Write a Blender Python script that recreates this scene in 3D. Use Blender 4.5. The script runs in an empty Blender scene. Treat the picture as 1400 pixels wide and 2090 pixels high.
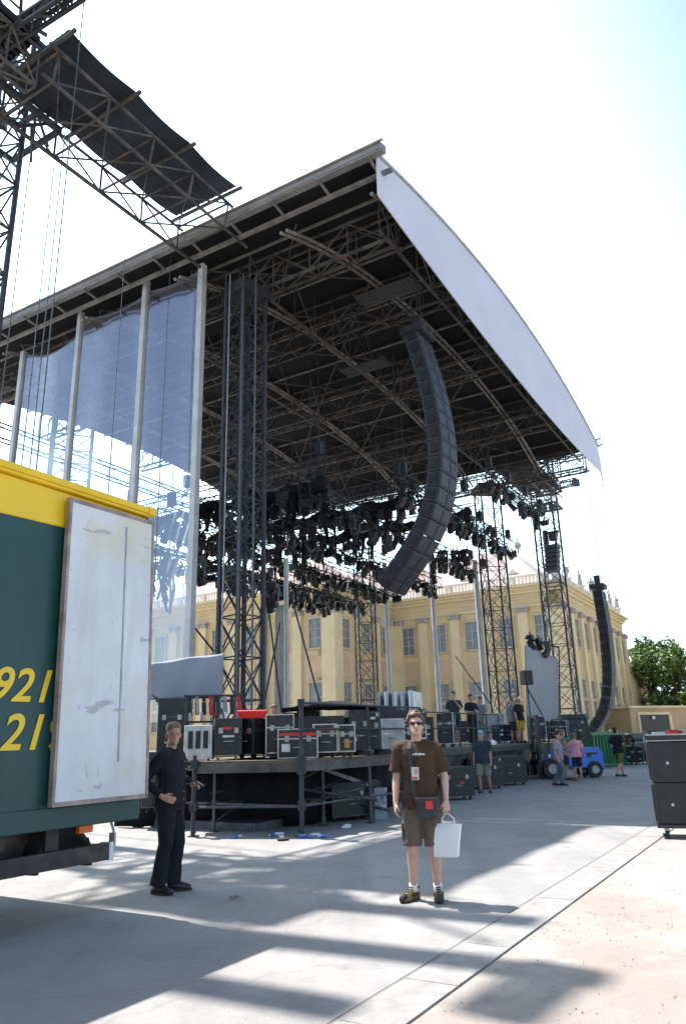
import bpy, bmesh, math, random
from mathutils import Vector, Matrix, Euler
random.seed(7)
SC = bpy.context.scene
COL = SC.collection
R = math.radians
# ------------------------------------------------------------------ camera
FPX, CX, CY, HC = 1517.0, 700.0, 1045.0, 1.55
PITCH, ROLL = math.atan(465/1517.0), R(1.5)
_F = Vector((0, math.cos(PITCH), math.sin(PITCH)))
_U0 = Vector((0, -math.sin(PITCH), math.cos(PITCH)))
_R0 = Vector((1, 0, 0))
CR = _R0*math.cos(ROLL) - _U0*math.sin(ROLL)
CU = _U0*math.cos(ROLL) + _R0*math.sin(ROLL)
CPOS = Vector((0, 0, HC))
cam_d = bpy.data.cameras.new('camera'); cam = bpy.data.objects.new('camera', cam_d); COL.objects.link(cam)
cam.matrix_world = Matrix(((CR.x, CU.x, -_F.x, 0), (CR.y, CU.y, -_F.y, 0), (CR.z, CU.z, -_F.z, HC), (0, 0, 0, 1)))
cam_d.sensor_fit = 'VERTICAL'; cam_d.sensor_height = 36.0; cam_d.lens = 36.0*FPX/2090.0
cam_d.clip_start = 0.1; cam_d.clip_end = 3000
SC.camera = cam
# ------------------------------------------------------------------ sun and sky
SUN_EL, SUN_AZ = 63.0, -50.8
SV = Vector((math.sin(R(SUN_AZ))*math.cos(R(SUN_EL)), math.cos(R(SUN_AZ))*math.cos(R(SUN_EL)), math.sin(R(SUN_EL))))
sun_d = bpy.data.lights.new('sun', 'SUN'); sun_d.energy = 5.0; sun_d.angle = R(0.55); sun_d.color = (1.0, 0.965, 0.915)
sun = bpy.data.objects.new('sun', sun_d); COL.objects.link(sun)
sun.rotation_euler = SV.to_track_quat('Z', 'Y').to_euler(); sun.location = (0, 0, 60)
W = bpy.data.worlds.new('World'); SC.world = W; W.use_nodes = True
nt = W.node_tree; nt.nodes.clear()
out = nt.nodes.new('ShaderNodeOutputWorld'); bg = nt.nodes.new('ShaderNodeBackground')
sky = nt.nodes.new('ShaderNodeTexSky'); sky.sky_type = 'NISHITA'; sky.sun_disc = False
sky.sun_elevation = R(SUN_EL); sky.sun_rotation = R(SUN_AZ); sky.air_density = 1.0; sky.dust_density = 1.2; sky.ozone_density = 1.0
tc = nt.nodes.new('ShaderNodeTexCoord'); mp = nt.nodes.new('ShaderNodeMapping'); mp.inputs['Scale'].default_value = (1.6, 1.6, 3.4)
nz = nt.nodes.new('ShaderNodeTexNoise'); nz.inputs['Scale'].default_value = 2.1; nz.inputs['Detail'].default_value = 7; nz.inputs['Roughness'].default_value = 0.55
rp = nt.nodes.new('ShaderNodeValToRGB'); rp.color_ramp.elements[0].position = 0.55; rp.color_ramp.elements[1].position = 0.74
mx = nt.nodes.new('ShaderNodeMix'); mx.data_type = 'RGBA'; mx.inputs['B'].default_value = (11.6, 15.4, 16.6, 1)
nt.links.new(tc.outputs['Generated'], mp.inputs['Vector']); nt.links.new(mp.outputs[0], nz.inputs['Vector'])
nt.links.new(nz.outputs['Fac'], rp.inputs['Fac'])
# bright summer haze filling the half of the sky that lies towards the sun
dot = nt.nodes.new('ShaderNodeVectorMath'); dot.operation = 'DOT_PRODUCT'; dot.inputs[1].default_value = (math.sin(R(-28)), math.cos(R(-28)), .12)
mr = nt.nodes.new('ShaderNodeMapRange'); mr.inputs['From Min'].default_value = .26; mr.inputs['From Max'].default_value = 1.08; mr.inputs['To Max'].default_value = .95; mr.interpolation_type = 'SMOOTHSTEP'
mxx = nt.nodes.new('ShaderNodeMath'); mxx.operation = 'MAXIMUM'
nt.links.new(tc.outputs['Generated'], dot.inputs[0]); nt.links.new(dot.outputs['Value'], mr.inputs['Value'])
nt.links.new(mr.outputs[0], mxx.inputs[0]); nt.links.new(rp.outputs['Color'], mxx.inputs[1]); nt.links.new(mxx.outputs[0], mx.inputs['Factor'])
nt.links.new(sky.outputs[0], mx.inputs['A']); nt.links.new(mx.outputs['Result'], bg.inputs['Color'])
bg.inputs['Strength'].default_value = 0.115
nt.links.new(bg.outputs[0], out.inputs['Surface'])
SC.view_settings.view_transform = 'Standard'; SC.view_settings.look = 'None'
SC.view_settings.exposure = 1.13; SC.view_settings.gamma = 1.0
SC.cycles.max_bounces = 6; SC.cycles.transparent_max_bounces = 16
# ------------------------------------------------------------------ axes of the stage: A = towards its back, B = along its front
AV = Vector((math.sin(R(-59.3)), math.cos(R(-59.3)), 0)); BV = Vector((math.sin(R(30.7)), math.cos(R(30.7)), 0)); ZV = Vector((0, 0, 1))
RZ = R(30.7)                      # a box turned by -RZ has its y axis along B and its x axis along -A
def P(a, b, z=0.0): return AV*a + BV*b + ZV*z
def ray(x, y): return _F + CR*((x-CX)/FPX) - CU*((y-CY)/FPX)
def px(x, y, a=None, b=None, z=None, Y=None):
    d = ray(x, y)
    if a is not None: t = (a - CPOS.dot(AV))/d.dot(AV)
    elif b is not None: t = (b - CPOS.dot(BV))/d.dot(BV)
    elif z is not None: t = (z-HC)/d.z
    else: t = Y/d.y
    return CPOS + d*t
# ------------------------------------------------------------------ materials
def lerp(c, k): return tuple(min(1, x*k) for x in c[:3]) + (1,)
MATS = {}
def mat(name, col, rough=0.6, metal=0.0, var=0.15, scale=3.0, bump=0.0, bscale=None, spec=0.5, col2=None, detail=5, stretch=(1, 1, 1), fac=(0.35, 0.65)):
    m = bpy.data.materials.new(name); m.use_nodes = True; n = m.node_tree; p = n.nodes['Principled BSDF']
    p.inputs['Roughness'].default_value = rough; p.inputs['Metallic'].default_value = metal; p.inputs['Specular IOR Level'].default_value = spec
    t = n.nodes.new('ShaderNodeTexCoord'); mp = n.nodes.new('ShaderNodeMapping'); mp.inputs['Scale'].default_value = stretch
    nz = n.nodes.new('ShaderNodeTexNoise'); nz.inputs['Scale'].default_value = scale; nz.inputs['Detail'].default_value = detail; nz.inputs['Roughness'].default_value = 0.6
    r = n.nodes.new('ShaderNodeValToRGB'); e = r.color_ramp.elements
    e[0].position, e[1].position = fac; e[0].color = lerp(col, 1-var); e[1].color = lerp(col2 or col, 1+var if not col2 else 1)
    n.links.new(t.outputs['Object'], mp.inputs['Vector']); n.links.new(mp.outputs[0], nz.inputs['Vector'])
    n.links.new(nz.outputs['Fac'], r.inputs['Fac']); n.links.new(r.outputs['Color'], p.inputs['Base Color'])
    if bump:
        b = n.nodes.new('ShaderNodeBump'); b.inputs['Strength'].default_value = bump; b.inputs['Distance'].default_value = 0.02
        if bscale:
            nb = n.nodes.new('ShaderNodeTexNoise'); nb.inputs['Scale'].default_value = bscale; nb.inputs['Detail'].default_value = 4
            n.links.new(mp.outputs[0], nb.inputs['Vector']); n.links.new(nb.outputs['Fac'], b.inputs['Height'])
        else: n.links.new(nz.outputs['Fac'], b.inputs['Height'])
        n.links.new(b.outputs[0], p.inputs['Normal'])
    MATS[name] = m
    return m
def layer(m, col, scale, lo, hi, stretch=(1, 1, 1), amount=1.0, kind='noise', detail=3, seed=0, rot=0):
    """another layer of a second colour over a material (stains, scuffs, joints)"""
    n = m.node_tree; p = n.nodes['Principled BSDF']; src = p.inputs['Base Color'].links[0].from_socket
    t = n.nodes.new('ShaderNodeTexCoord'); mp = n.nodes.new('ShaderNodeMapping'); mp.inputs['Scale'].default_value = stretch; mp.inputs['Location'].default_value = (seed, seed*1.7, seed*.6); mp.inputs['Rotation'].default_value = (0, 0, rot)
    n.links.new(t.outputs['Object'], mp.inputs['Vector'])
    z = n.nodes.new('ShaderNodeTexNoise'); z.inputs['Scale'].default_value = scale; z.inputs['Detail'].default_value = detail
    n.links.new(mp.outputs[0], z.inputs['Vector'])
    r = n.nodes.new('ShaderNodeValToRGB'); r.color_ramp.elements[0].position = lo; r.color_ramp.elements[1].position = hi
    r.color_ramp.elements[1].color = (amount, amount, amount, 1)
    n.links.new(z.outputs['Fac'], r.inputs['Fac'])
    x = n.nodes.new('ShaderNodeMix'); x.data_type = 'RGBA'; x.inputs['B'].default_value = tuple(col[:3]) + (1,)
    n.links.new(r.outputs['Color'], x.inputs['Factor']); n.links.new(src, x.inputs['A']); n.links.new(x.outputs['Result'], p.inputs['Base Color'])
    return m
asphalt = mat('asphalt', (.25, .236, .224), .9, var=.13, scale=1.1, bump=.35, bscale=70, detail=9)
layer(asphalt, (.16, .16, .17), 90, .55, .7, amount=.55); layer(asphalt, (.3, .297, .293), .35, .5, .72, amount=.6, stretch=(1, .4, 1))
layer(asphalt, (.36, .35, .34), 140, .6, .72, amount=.6, seed=3)
layer(asphalt, (.17, .168, .17), 1.2, .5, .72, (2.2, .06, 1), .55, seed=5, rot=RZ); layer(asphalt, (.29, .28, .27), 14, .5, .7, amount=.4, seed=2); layer(asphalt, (.12, .12, .12), 2.6, .68, .74, amount=.5, seed=11)
stonem = mat('stones', (.27, .245, .23), .95, var=.4, scale=8)
gravel = mat('gravel', (.285, .255, .235), .95, var=.12, scale=2.2, bump=.6, bscale=55, detail=9)
layer(gravel, (.25, .21, .165), 60, .56, .68, amount=.6); layer(gravel, (.36, .33, .30), .8, .5, .7, amount=.6); layer(gravel, (.21, .17, .13), 3.5, .6, .75, amount=.45, seed=9)
layer(gravel, (.37, .345, .32), 5, .5, .7, amount=.6, seed=6); layer(gravel, (.2, .17, .15), 22, .62, .74, amount=.5, seed=7); layer(gravel, (.235, .185, .155), .45, .5, .68, (1, .4, 1), .7, seed=3, rot=.6)
kerbm = mat('kerb_stone', (.245, .232, .22), .85, var=.15, scale=6, bump=.3, bscale=60)
layer(kerbm, (.3, .29, .27), 25, .55, .7, amount=.5)
joint = mat('joint_dirt', (.19, .18, .17), .95)
steel = mat('steel_dark', (.075, .08, .09), .5, .35, .3, 6)
steelb = mat('steel_black', (.032, .035, .042), .55, .2, .3, 6)
ribm = mat('rib_tube', (.19, .18, .165), .55, .3, .25, 2.5, col2=(.27, .255, .235)); layer(ribm, (.3, .14, .05), 1.3, .62, .74, amount=.7)
rust = mat('steel_weathered', (.055, .053, .052), .6, .3, .3, 2.5, col2=(.12, .11, .10)); layer(rust, (.2, .085, .03), 1.7, .6, .72, amount=.8)
alu = mat('aluminium', (.5, .5, .5), .45, .5, .2, 4)
galv = mat('galvanised_steel', (.34, .35, .36), .5, .4, .25, 4)
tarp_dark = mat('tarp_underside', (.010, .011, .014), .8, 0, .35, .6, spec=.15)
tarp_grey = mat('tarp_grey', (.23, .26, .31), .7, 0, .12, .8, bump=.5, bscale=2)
fascia_m = mat('fascia_cloth', (.56, .58, .66), .75, 0, .05, .3, spec=.2, bump=.15, bscale=.8)
canvas = mat('eave_canvas', (.23, .235, .24), .7, 0, .2, 1.2)
rib_m = mat('canopy_sheet', (.028, .034, .045), .75, 0, .3, .8, spec=.2)
blackm = mat('black_paint', (.016, .017, .019), .45, 0, .3, 8)
casem = mat('case_laminate', (.017, .018, .02), .5, 0, .35, 5); layer(casem, (.10, .10, .10), 9, .6, .72, (1, 1, 3), .5); layer(casem, (.16, .15, .13), 22, .66, .74, amount=.45, seed=5)
speaker_m = mat('speaker_coating', (.032, .038, .051), .6, 0, .25, 10, bump=.2, bscale=200)
grille = mat('speaker_grille', (.014, .016, .02), .5, .2, .3, 50)
boxm = mat('subwoofer_coating', (.019, .0185, .019), .62, 0, .2, 6, bump=.3, bscale=160)
yellow = mat('yellow_paint', (.82, .55, .02), .4, 0, .05, 2)
layer(yellow, (.5, .36, .06), 2.5, .62, .75, amount=.5, stretch=(1, 1, .3))
green = mat('green_tarpaulin', (.010, .058, .056), .45, 0, .12, 1.2, bump=.1, bscale=2)
layer(green, (.045, .085, .07), 3, .56, .8, amount=.45, stretch=(1, 1, .25))
doorm = mat('door_panel', (.64, .66, .69), .5, .1, .07, 1.5)
layer(doorm, (.5, .5, .51), 6, .5, .75, (1, 1, .15), .45); layer(doorm, (.62, .54, .33), 1.3, .5, .66, (1, 1, .8), .55, seed=4.4); layer(doorm, (.4, .4, .4), 16, .66, .74, (1, 1, .4), .5, seed=3); layer(doorm, (.3, .29, .28), 2.1, .665, .70, (1, 1.2, 4), .6, seed=8)
wood = mat('plywood', (.1, .078, .055), .7, 0, .3, 5, stretch=(1, 8, 1))
chass = mat('chassis_paint', (.045, .04, .038), .6, .2, .3, 5); layer(chass, (.14, .1, .07), 5, .58, .75, amount=.6)
rubber = mat('rubber', (.025, .025, .026), .8, 0, .2, 8)
orange = mat('orange_lens', (.85, .16, .02), .3, 0, .05)
redm = mat('red_plastic', (.85, .02, .015), .4, 0, .06)
redlab = mat('red_label', (.6, .03, .03), .5, 0, .1)
whitem = mat('white_plastic', (.75, .75, .76), .5, 0, .05)
paper = mat('white_paper', (.78, .78, .8), .6, 0, .04, 4, bump=.3, bscale=9)
bluem = mat('forklift_blue', (.04, .17, .6), .4, 0, .1)
greenc = mat('container_green', (.012, .13, .05), .5, 0, .2, 3)
screen_m = mat('screen_back', (.32, .33, .35), .6, 0, .06, 1)
palw = mat('palace_stucco', (.62, .455, .23), .9, 0, .08, .5, detail=8); layer(palw, (.55, .42, .28), .18, .48, .66, amount=.7); layer(palw, (.5, .36, .2), 1.2, .6, .8, (1, 1, .2), .5)
framem = mat('palace_window_frame', (.46, .38, .25), .9)
pals = mat('palace_light_stucco', (.64, .51, .30), .9, 0, .07, .6)
pald = mat('palace_ochre_panel', (.54, .38, .23), .9, 0, .08, .7)
pstone = mat('palace_stone', (.6, .57, .52), .9, 0, .12, 1.5)
proof = mat('palace_roof_tiles', (.36, .27, .25), .9, 0, .1, 2)
glassd = mat('window_glass', (.17, .19, .21), .15, 0, .2, 1)
shut = mat('green_shutter', (.035, .10, .085), .6, 0, .15, 3)
statm = mat('statue_stone', (.34, .32, .29), .9, 0, .2, 3)
bark = mat('bark', (.12, .09, .06), .95, 0, .3, 6, bump=.5)
leafm = mat('leaf', (.06, .125, .022), .55, 0, .5, 1.2, col2=(.15, .24, .04))
ochre = mat('ochre_wall', (.42, .30, .17), .9, 0, .08, .6)
skin = mat('skin', (.56, .33, .25), .55, 0, .06, 12); skin2 = mat('skin_tanned', (.46, .24, .16), .55, 0, .06, 12)
lips = mat('lips', (.42, .16, .13), .5)
hairb = mat('hair_brown', (.085, .04, .02), .6, 0, .35, 30); hairg = mat('hair_greying', (.16, .11, .075), .6, 0, .35, 30); haird = mat('hair_dark', (.02, .015, .012), .6, 0, .3, 30)
eyed = mat('eye_dark', (.03, .02, .015), .2)
def cracks(m, col, scale, width, amount, seed):
    n = m.node_tree; p = n.nodes['Principled BSDF']; src = p.inputs['Base Color'].links[0].from_socket
    t = n.nodes.new('ShaderNodeTexCoord'); z = n.nodes.new('ShaderNodeTexNoise'); z.inputs['Scale'].default_value = 1.3; z.inputs['Detail'].default_value = 6
    ad = n.nodes.new('ShaderNodeMix'); ad.data_type = 'VECTOR'; ad.inputs['Factor'].default_value = .45
    n.links.new(t.outputs['Object'], z.inputs['Vector']); n.links.new(t.outputs['Object'], ad.inputs[4]); n.links.new(z.outputs['Color'], ad.inputs[5])
    v = n.nodes.new('ShaderNodeTexVoronoi'); v.feature = 'DISTANCE_TO_EDGE'; v.inputs['Scale'].default_value = scale
    n.links.new(ad.outputs[1], v.inputs['Vector'])
    r = n.nodes.new('ShaderNodeValToRGB'); r.color_ramp.elements[0].position = width*.4; r.color_ramp.elements[1].position = width
    r.color_ramp.elements[0].color = (amount, amount, amount, 1); r.color_ramp.elements[1].color = (0, 0, 0, 1)
    n.links.new(v.outputs['Distance'], r.inputs['Fac'])
    x = n.nodes.new('ShaderNodeMix'); x.data_type = 'RGBA'; x.inputs['B'].default_value = tuple(col)+(1,)
    n.links.new(r.outputs['Color'], x.inputs['Factor']); n.links.new(src, x.inputs['A']); n.links.new(x.outputs['Result'], p.inputs['Base Color'])
cracks(asphalt, (.12, .118, .115), .5, .006, .22, 0)
def cloth(name, c, v=.1): return mat(name, c, .85, 0, v, 9, bump=.45, bscale=14, spec=.2)
c_brown = cloth('brown_cotton', (.068, .038, .025)); c_khaki = cloth('brown_khaki', (.135, .10, .075)); c_black = cloth('black_cotton', (.016, .017, .022))
c_navy = cloth('navy_cotton', (.018, .022, .045)); c_pink = cloth('pink_cotton', (.6, .27, .32)); c_mauve = cloth('mauve_cotton', (.3, .23, .3)); c_jean = cloth('grey_denim', (.12, .15, .17))
c_olive = cloth('olive_cotton', (.12, .105, .045)); c_grey = cloth('grey_cotton', (.17, .19, .2)); c_slate = cloth('slate_cotton', (.035, .045, .06)); c_white = cloth('white_cotton', (.72, .72, .74)); c_mustard = cloth('mustard_cotton', (.42, .25, .04)); c_sage = cloth('sage_cotton', (.2, .21, .16))
c_drape = cloth('black_velvet', (.012, .012, .015))
shoe_b = mat('shoe_black', (.015, .014, .015), .45); shoe_d = mat('shoe_dark_panel', (.035, .028, .02), .7)
shoe_y = mat('shoe_mustard', (.22, .15, .04), .6); sole = mat('shoe_sole', (.05, .035, .025), .7)
bagm = mat('camera_bag', (.03, .03, .033), .6, bump=.3, bscale=80)
litb = mat('bottle_blue', (.06, .15, .5), .3); litw = mat('bottle_clear', (.6, .66, .7), .25)
def film_mat():
    m = bpy.data.materials.new('clear_film'); m.use_nodes = True; n = m.node_tree; n.nodes.clear()
    o = n.nodes.new('ShaderNodeOutputMaterial'); tr = n.nodes.new('ShaderNodeBsdfTransparent'); gl = n.nodes.new('ShaderNodeBsdfGlossy'); df = n.nodes.new('ShaderNodeBsdfTranslucent')
    tr.inputs['Color'].default_value = (.72, .76, .84, 1); gl.inputs['Roughness'].default_value = .1; gl.inputs['Color'].default_value = (.9, .93, 1, 1)
    df.inputs['Color'].default_value = (.75, .8, .9, 1)
    t = n.nodes.new('ShaderNodeTexCoord'); nz = n.nodes.new('ShaderNodeTexNoise'); nz.inputs['Scale'].default_value = .35; nz.inputs['Detail'].default_value = 2.5
    b = n.nodes.new('ShaderNodeBump'); b.inputs['Strength'].default_value = .15; b.inputs['Distance'].default_value = .2
    n.links.new(t.outputs['Object'], nz.inputs['Vector']); n.links.new(nz.outputs['Fac'], b.inputs['Height']); n.links.new(b.outputs[0], gl.inputs['Normal'])
    fr = n.nodes.new('ShaderNodeFresnel'); fr.inputs['IOR'].default_value = 3.3
    n.links.new(b.outputs[0], fr.inputs['Normal'])
    m1 = n.nodes.new('ShaderNodeMixShader'); m1.inputs[0].default_value = .03
    n.links.new(tr.outputs[0], m1.inputs[1]); n.links.new(df.outputs[0], m1.inputs[2])
    m2 = n.nodes.new('ShaderNodeMixShader'); n.links.new(fr.outputs[0], m2.inputs[0])
    n.links.new(m1.outputs[0], m2.inputs[1]); n.links.new(gl.outputs[0], m2.inputs[2]); n.links.new(m2.outputs[0], o.inputs['Surface'])
    return m
film = film_mat()
# ------------------------------------------------------------------ mesh building
def frame(d, up=ZV):
    d = d.normalized()
    if abs(d.dot(up)) > .97: up = Vector((1, 0, 0)) if abs(d.x) < .9 else Vector((0, 1, 0))
    s = d.cross(up).normalized(); u = s.cross(d).normalized()
    return s, u
class G:
    def __init__(s): s.v = []; s.f = []
    def add(s, vs, fs):
        o = len(s.v); s.v += [Vector(v) for v in vs]; s.f += [tuple(i+o for i in f) for f in fs]; return s
    def box(s, c, size, rz=0.0, m=None):
        c = Vector(c); x, y, z = (q/2 for q in size); M = m or Matrix.Rotation(rz, 3, 'Z')
        vs = [c + M @ Vector((i*x, j*y, k*z)) for k in (-1, 1) for j in (-1, 1) for i in (-1, 1)]
        return s.add(vs, [(0, 2, 3, 1), (4, 5, 7, 6), (0, 1, 5, 4), (2, 6, 7, 3), (0, 4, 6, 2), (1, 3, 7, 5)])
    def abox(s, a, b, z, da, db, dz):        # box in stage axes, (a,b) centre, z bottom
        return s.box(P(a, b, z+dz/2), (da, db, dz), -RZ)
    def bar(s, p, q, r, n=4, r2=None, cap=True):
        p = Vector(p); q = Vector(q); d = q-p
        if d.length < 1e-6: return s
        x, y = frame(d); r2 = r if r2 is None else r2; o = math.pi/n if n == 4 else 0
        cs = [(math.cos(2*math.pi*i/n+o), math.sin(2*math.pi*i/n+o)) for i in range(n)]
        vs = [p + x*(c*r) + y*(t*r) for c, t in cs] + [q + x*(c*r2) + y*(t*r2) for c, t in cs]
        fs = [(i, (i+1) % n, n+(i+1) % n, n+i) for i in range(n)]
        if cap: fs += [tuple(range(n-1, -1, -1)), tuple(range(n, 2*n))]
        return s.add(vs, fs)
    def path(s, pts, r, n=6):
        pts = [Vector(p) for p in pts]; rr = r if isinstance(r, (list, tuple)) else [r]*len(pts)
        rings = []; x = None
        for i, p in enumerate(pts):
            d = (pts[min(i+1, len(pts)-1)] - pts[max(i-1, 0)]).normalized()
            if x is None: x, y = frame(d)
            else:
                x = x-d*x.dot(d)
                if x.length < 1e-4: x, y = frame(d)
                x.normalize(); y = x.cross(d).normalized()
            rings.append([p + x*(math.cos(2*math.pi*k/n)*rr[i]) + y*(math.sin(2*math.pi*k/n)*rr[i]) for k in range(n)])
        return s.loft(rings)
    def loft(s, rings, cap=True):
        n = len(rings[0]); vs = [v for r in rings for v in r]; fs = []
        for i in range(len(rings)-1):
            for k in range(n): fs.append((i*n+k, i*n+(k+1) % n, (i+1)*n+(k+1) % n, (i+1)*n+k))
        if cap: fs += [tuple(range(n-1, -1, -1)), tuple(range((len(rings)-1)*n, len(rings)*n))]
        return s.add(vs, fs)
    def limb(s, pts, rad, n=12):               # round ended tapering limb
        pts = [Vector(p) for p in pts]
        d0 = (pts[0]-pts[1]).normalized(); d1 = (pts[-1]-pts[-2]).normalized()
        P2 = [pts[0]+d0*rad[0]*.95, pts[0]+d0*rad[0]*.6] + pts + [pts[-1]+d1*rad[-1]*.6, pts[-1]+d1*rad[-1]*.95]
        R2 = [rad[0]*.3, rad[0]*.8] + list(rad) + [rad[-1]*.8, rad[-1]*.3]
        return s.path(P2, R2, n)
    def ell(s, c, r, n=12, m=8, M=None):
        c = Vector(c); M = M or Matrix.Identity(3); rings = []
        for i in range(m+1):
            t = math.pi*(i+.02)/(m+.04); z = math.cos(t); q = math.sin(t)
            rings.append([c + M @ Vector((r[0]*q*math.cos(2*math.pi*k/n), r[1]*q*math.sin(2*math.pi*k/n), -r[2]*z)) for k in range(n)])
        return s.loft(rings)
    def truss(s, p, q, w, h, bay, r=.025, r2=.014, up=ZV, n=4):
        p = Vector(p); q = Vector(q); d = q-p; x, y = frame(d, up); nb = max(1, round(d.length/bay))
        cor = [x*(i*w/2) + y*(j*h/2) for i, j in ((-1, -1), (1, -1), (1, 1), (-1, 1))]
        for c in cor: s.bar(p+c, q+c, r, n)
        for k in range(nb+1):
            o = p + d*(k/nb)
            for i in range(4): s.bar(o+cor[i], o+cor[(i+1) % 4], r2, 3, cap=False)
            if k < nb:
                o2 = p + d*((k+1)/nb)
                for i in range(4):
                    a, b = (i, (i+1) % 4) if (k+i) % 2 else ((i+1) % 4, i)
                    s.bar(o+cor[a], o2+cor[b], r2, 3, cap=False)
        return s
    def tower(s, c, w, z0, z1, bay, r=.05, r2=.025, rz=0, xb=True):
        c = Vector(c); M = Matrix.Rotation(rz, 3, 'Z'); nb = max(1, round((z1-z0)/bay))
        cor = [M @ Vector((i*w/2, j*w/2, 0)) + Vector((c.x, c.y, 0)) for i, j in ((-1, -1), (1, -1), (1, 1), (-1, 1))]
        for q in cor: s.bar(q+ZV*z0, q+ZV*z1, r, 6)
        for k in range(nb+1):
            z = z0+(z1-z0)*k/nb; zn = z0+(z1-z0)*(k+1)/nb
            for i in range(4):
                a, b = cor[i], cor[(i+1) % 4]
                s.bar(a+ZV*z, b+ZV*z, r2, 4)
                if k < nb:
                    if xb or (k+i) % 2: s.bar(a+ZV*z, b+ZV*zn, r2*.8, 4)
                    if xb or not (k+i) % 2: s.bar(b+ZV*z, a+ZV*zn, r2*.8, 4)
        return s
    def mesh(s, name, m, off=None, smooth=False):
        me = bpy.data.meshes.new(name); off = off or Vector()
        me.from_pydata([tuple(v-off) for v in s.v], [], s.f); me.materials.append(m)
        if smooth: me.polygons.foreach_set('use_smooth', [True]*len(me.polygons))
        me.update(); return me
    def bounds(s):
        xs = [v.x for v in s.v]; ys = [v.y for v in s.v]; zs = [v.z for v in s.v]
        return Vector(((min(xs)+max(xs))/2, (min(ys)+max(ys))/2, min(zs)))
ROOT = {}
def link(o, parent=None):
    COL.objects.link(o)
    if parent: o.parent = parent
    return o
def thing(name, label, cat, loc=(0, 0, 0), rz=0.0, group=None):
    o = bpy.data.objects.new(name, None); o.location = loc; o.rotation_euler = (0, 0, rz); o.empty_display_size = .2; link(o)
    o['label'] = label; o['category'] = cat
    if group: o['group'] = group
    ROOT[o.name] = Vector(loc)
    return o
def rootloc(o):
    while o.parent: o = o.parent
    return ROOT.get(o.name, Vector(o.location))
def part(name, g, m, parent, local=False, smooth=False, bevel=0.0, label=None):
    o = bpy.data.objects.new(name, g if isinstance(g, bpy.types.Mesh) else g.mesh(name, m, None if local else rootloc(parent), smooth))
    link(o, parent)
    if bevel:
        b = o.modifiers.new('bevel', 'BEVEL'); b.width = bevel; b.segments = 2; b.limit_method = 'ANGLE'
    if label: o['label'] = label
    return o
def single(name, g, m, label, cat, group=None, smooth=False, bevel=0.0):
    c = g.bounds(); o = bpy.data.objects.new(name, g.mesh(name, m, c, smooth)); o.location = c; link(o); ROOT[o.name] = c.copy()
    o['label'] = label; o['category'] = cat
    if group: o['group'] = group
    if bevel:
        b = o.modifiers.new('bevel', 'BEVEL'); b.width = bevel; b.segments = 2; b.limit_method = 'ANGLE'
    return o
def struct(name, g, m, kind='structure'):
    o = bpy.data.objects.new(name, g.mesh(name, m)); link(o); o['kind'] = kind; return o
def dup(o, loc=None, rot=None, label=None, parent=None):
    c = o.copy(); COL.objects.link(c)
    if parent: c.parent = parent
    if loc is not None: c.location = loc; ROOT[c.name] = Vector(loc)
    if rot is not None: c.rotation_euler = rot
    if label: c['label'] = label
    for ch in list(o.children): dup(ch, parent=c)
    return c
def fuse(g, name, m, voxel, smooth=3, fac=.5, off=None):
    me = g.mesh('tmp', m, off); o = bpy.data.objects.new('tmp', me); COL.objects.link(o)
    r = o.modifiers.new('r', 'REMESH'); r.mode = 'VOXEL'; r.voxel_size = voxel; r.use_smooth_shade = True
    if smooth:
        s = o.modifiers.new('s', 'SMOOTH'); s.factor = fac; s.iterations = smooth
    dg = bpy.context.evaluated_depsgraph_get(); dg.update()
    res = bpy.data.meshes.new_from_object(o.evaluated_get(dg)); res.name = name
    bpy.data.objects.remove(o); bpy.data.meshes.remove(me)
    res.materials.clear(); res.materials.append(m)
    res.polygons.foreach_set('use_smooth', [True]*len(res.polygons))
    return res
# ------------------------------------------------------------------ ground
def strip(a0, a1, b0, b1, z, na=1, nb=1):
    g = G(); vs = []; fs = []
    for i in range(na+1):
        for j in range(nb+1): vs.append(P(a0+(a1-a0)*i/na, b0+(b1-b0)*j/nb, z))
    for i in range(na):
        for j in range(nb): fs.append((i*(nb+1)+j, (i+1)*(nb+1)+j, (i+1)*(nb+1)+j+1, i*(nb+1)+j+1))
    return g.add(vs, fs)
struct('ground', strip(-700, 700, -200, 1400, -.008), gravel)
struct('road', strip(2.66, 62, -60, 79, 0.0), asphalt)
kg = G(); kj = strip(2.245, 2.66, -12, 60, -.003)
b = -12.0
while b < 60:
    L = random.uniform(.85, 1.1)
    for a0, a1 in ((2.25, 2.625), ):
        if True:
            e = .004+random.uniform(0, .004); kg.abox((a0+a1)/2, b+L/2, -.05, a1-a0, L-.006, .05+e)
    b += L
struct('kerb_joint', kj, joint); struct('kerb', kg, kerbm)
def scatter(a0, a1, b0, b1, n, r0, r1, seed):
    rnd = random.Random(seed); g = G()
    for k in range(n):
        q = P(rnd.uniform(a0, a1), b0+(b1-b0)*rnd.random()**1.5, 0); r = rnd.uniform(r0, r1); h = r*rnd.uniform(.4, .8); t0 = rnd.uniform(0, 6)
        ring = [q+Vector((r*rnd.uniform(.7, 1.1)*math.cos(t0+i*1.2566), r*rnd.uniform(.7, 1.1)*math.sin(t0+i*1.2566), -.006)) for i in range(5)]
        g.add(ring+[q+ZV*h], [(i, (i+1) % 5, 5) for i in range(5)])
    return g
struct('gravel_stones', scatter(-5, 2.2, 2.2, 16, 2600, .003, .009, 3), stonem, 'stuff')
struct('road_grit', scatter(2.7, 9, 2.5, 14, 700, .004, .012, 4), kerbm, 'stuff')
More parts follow.
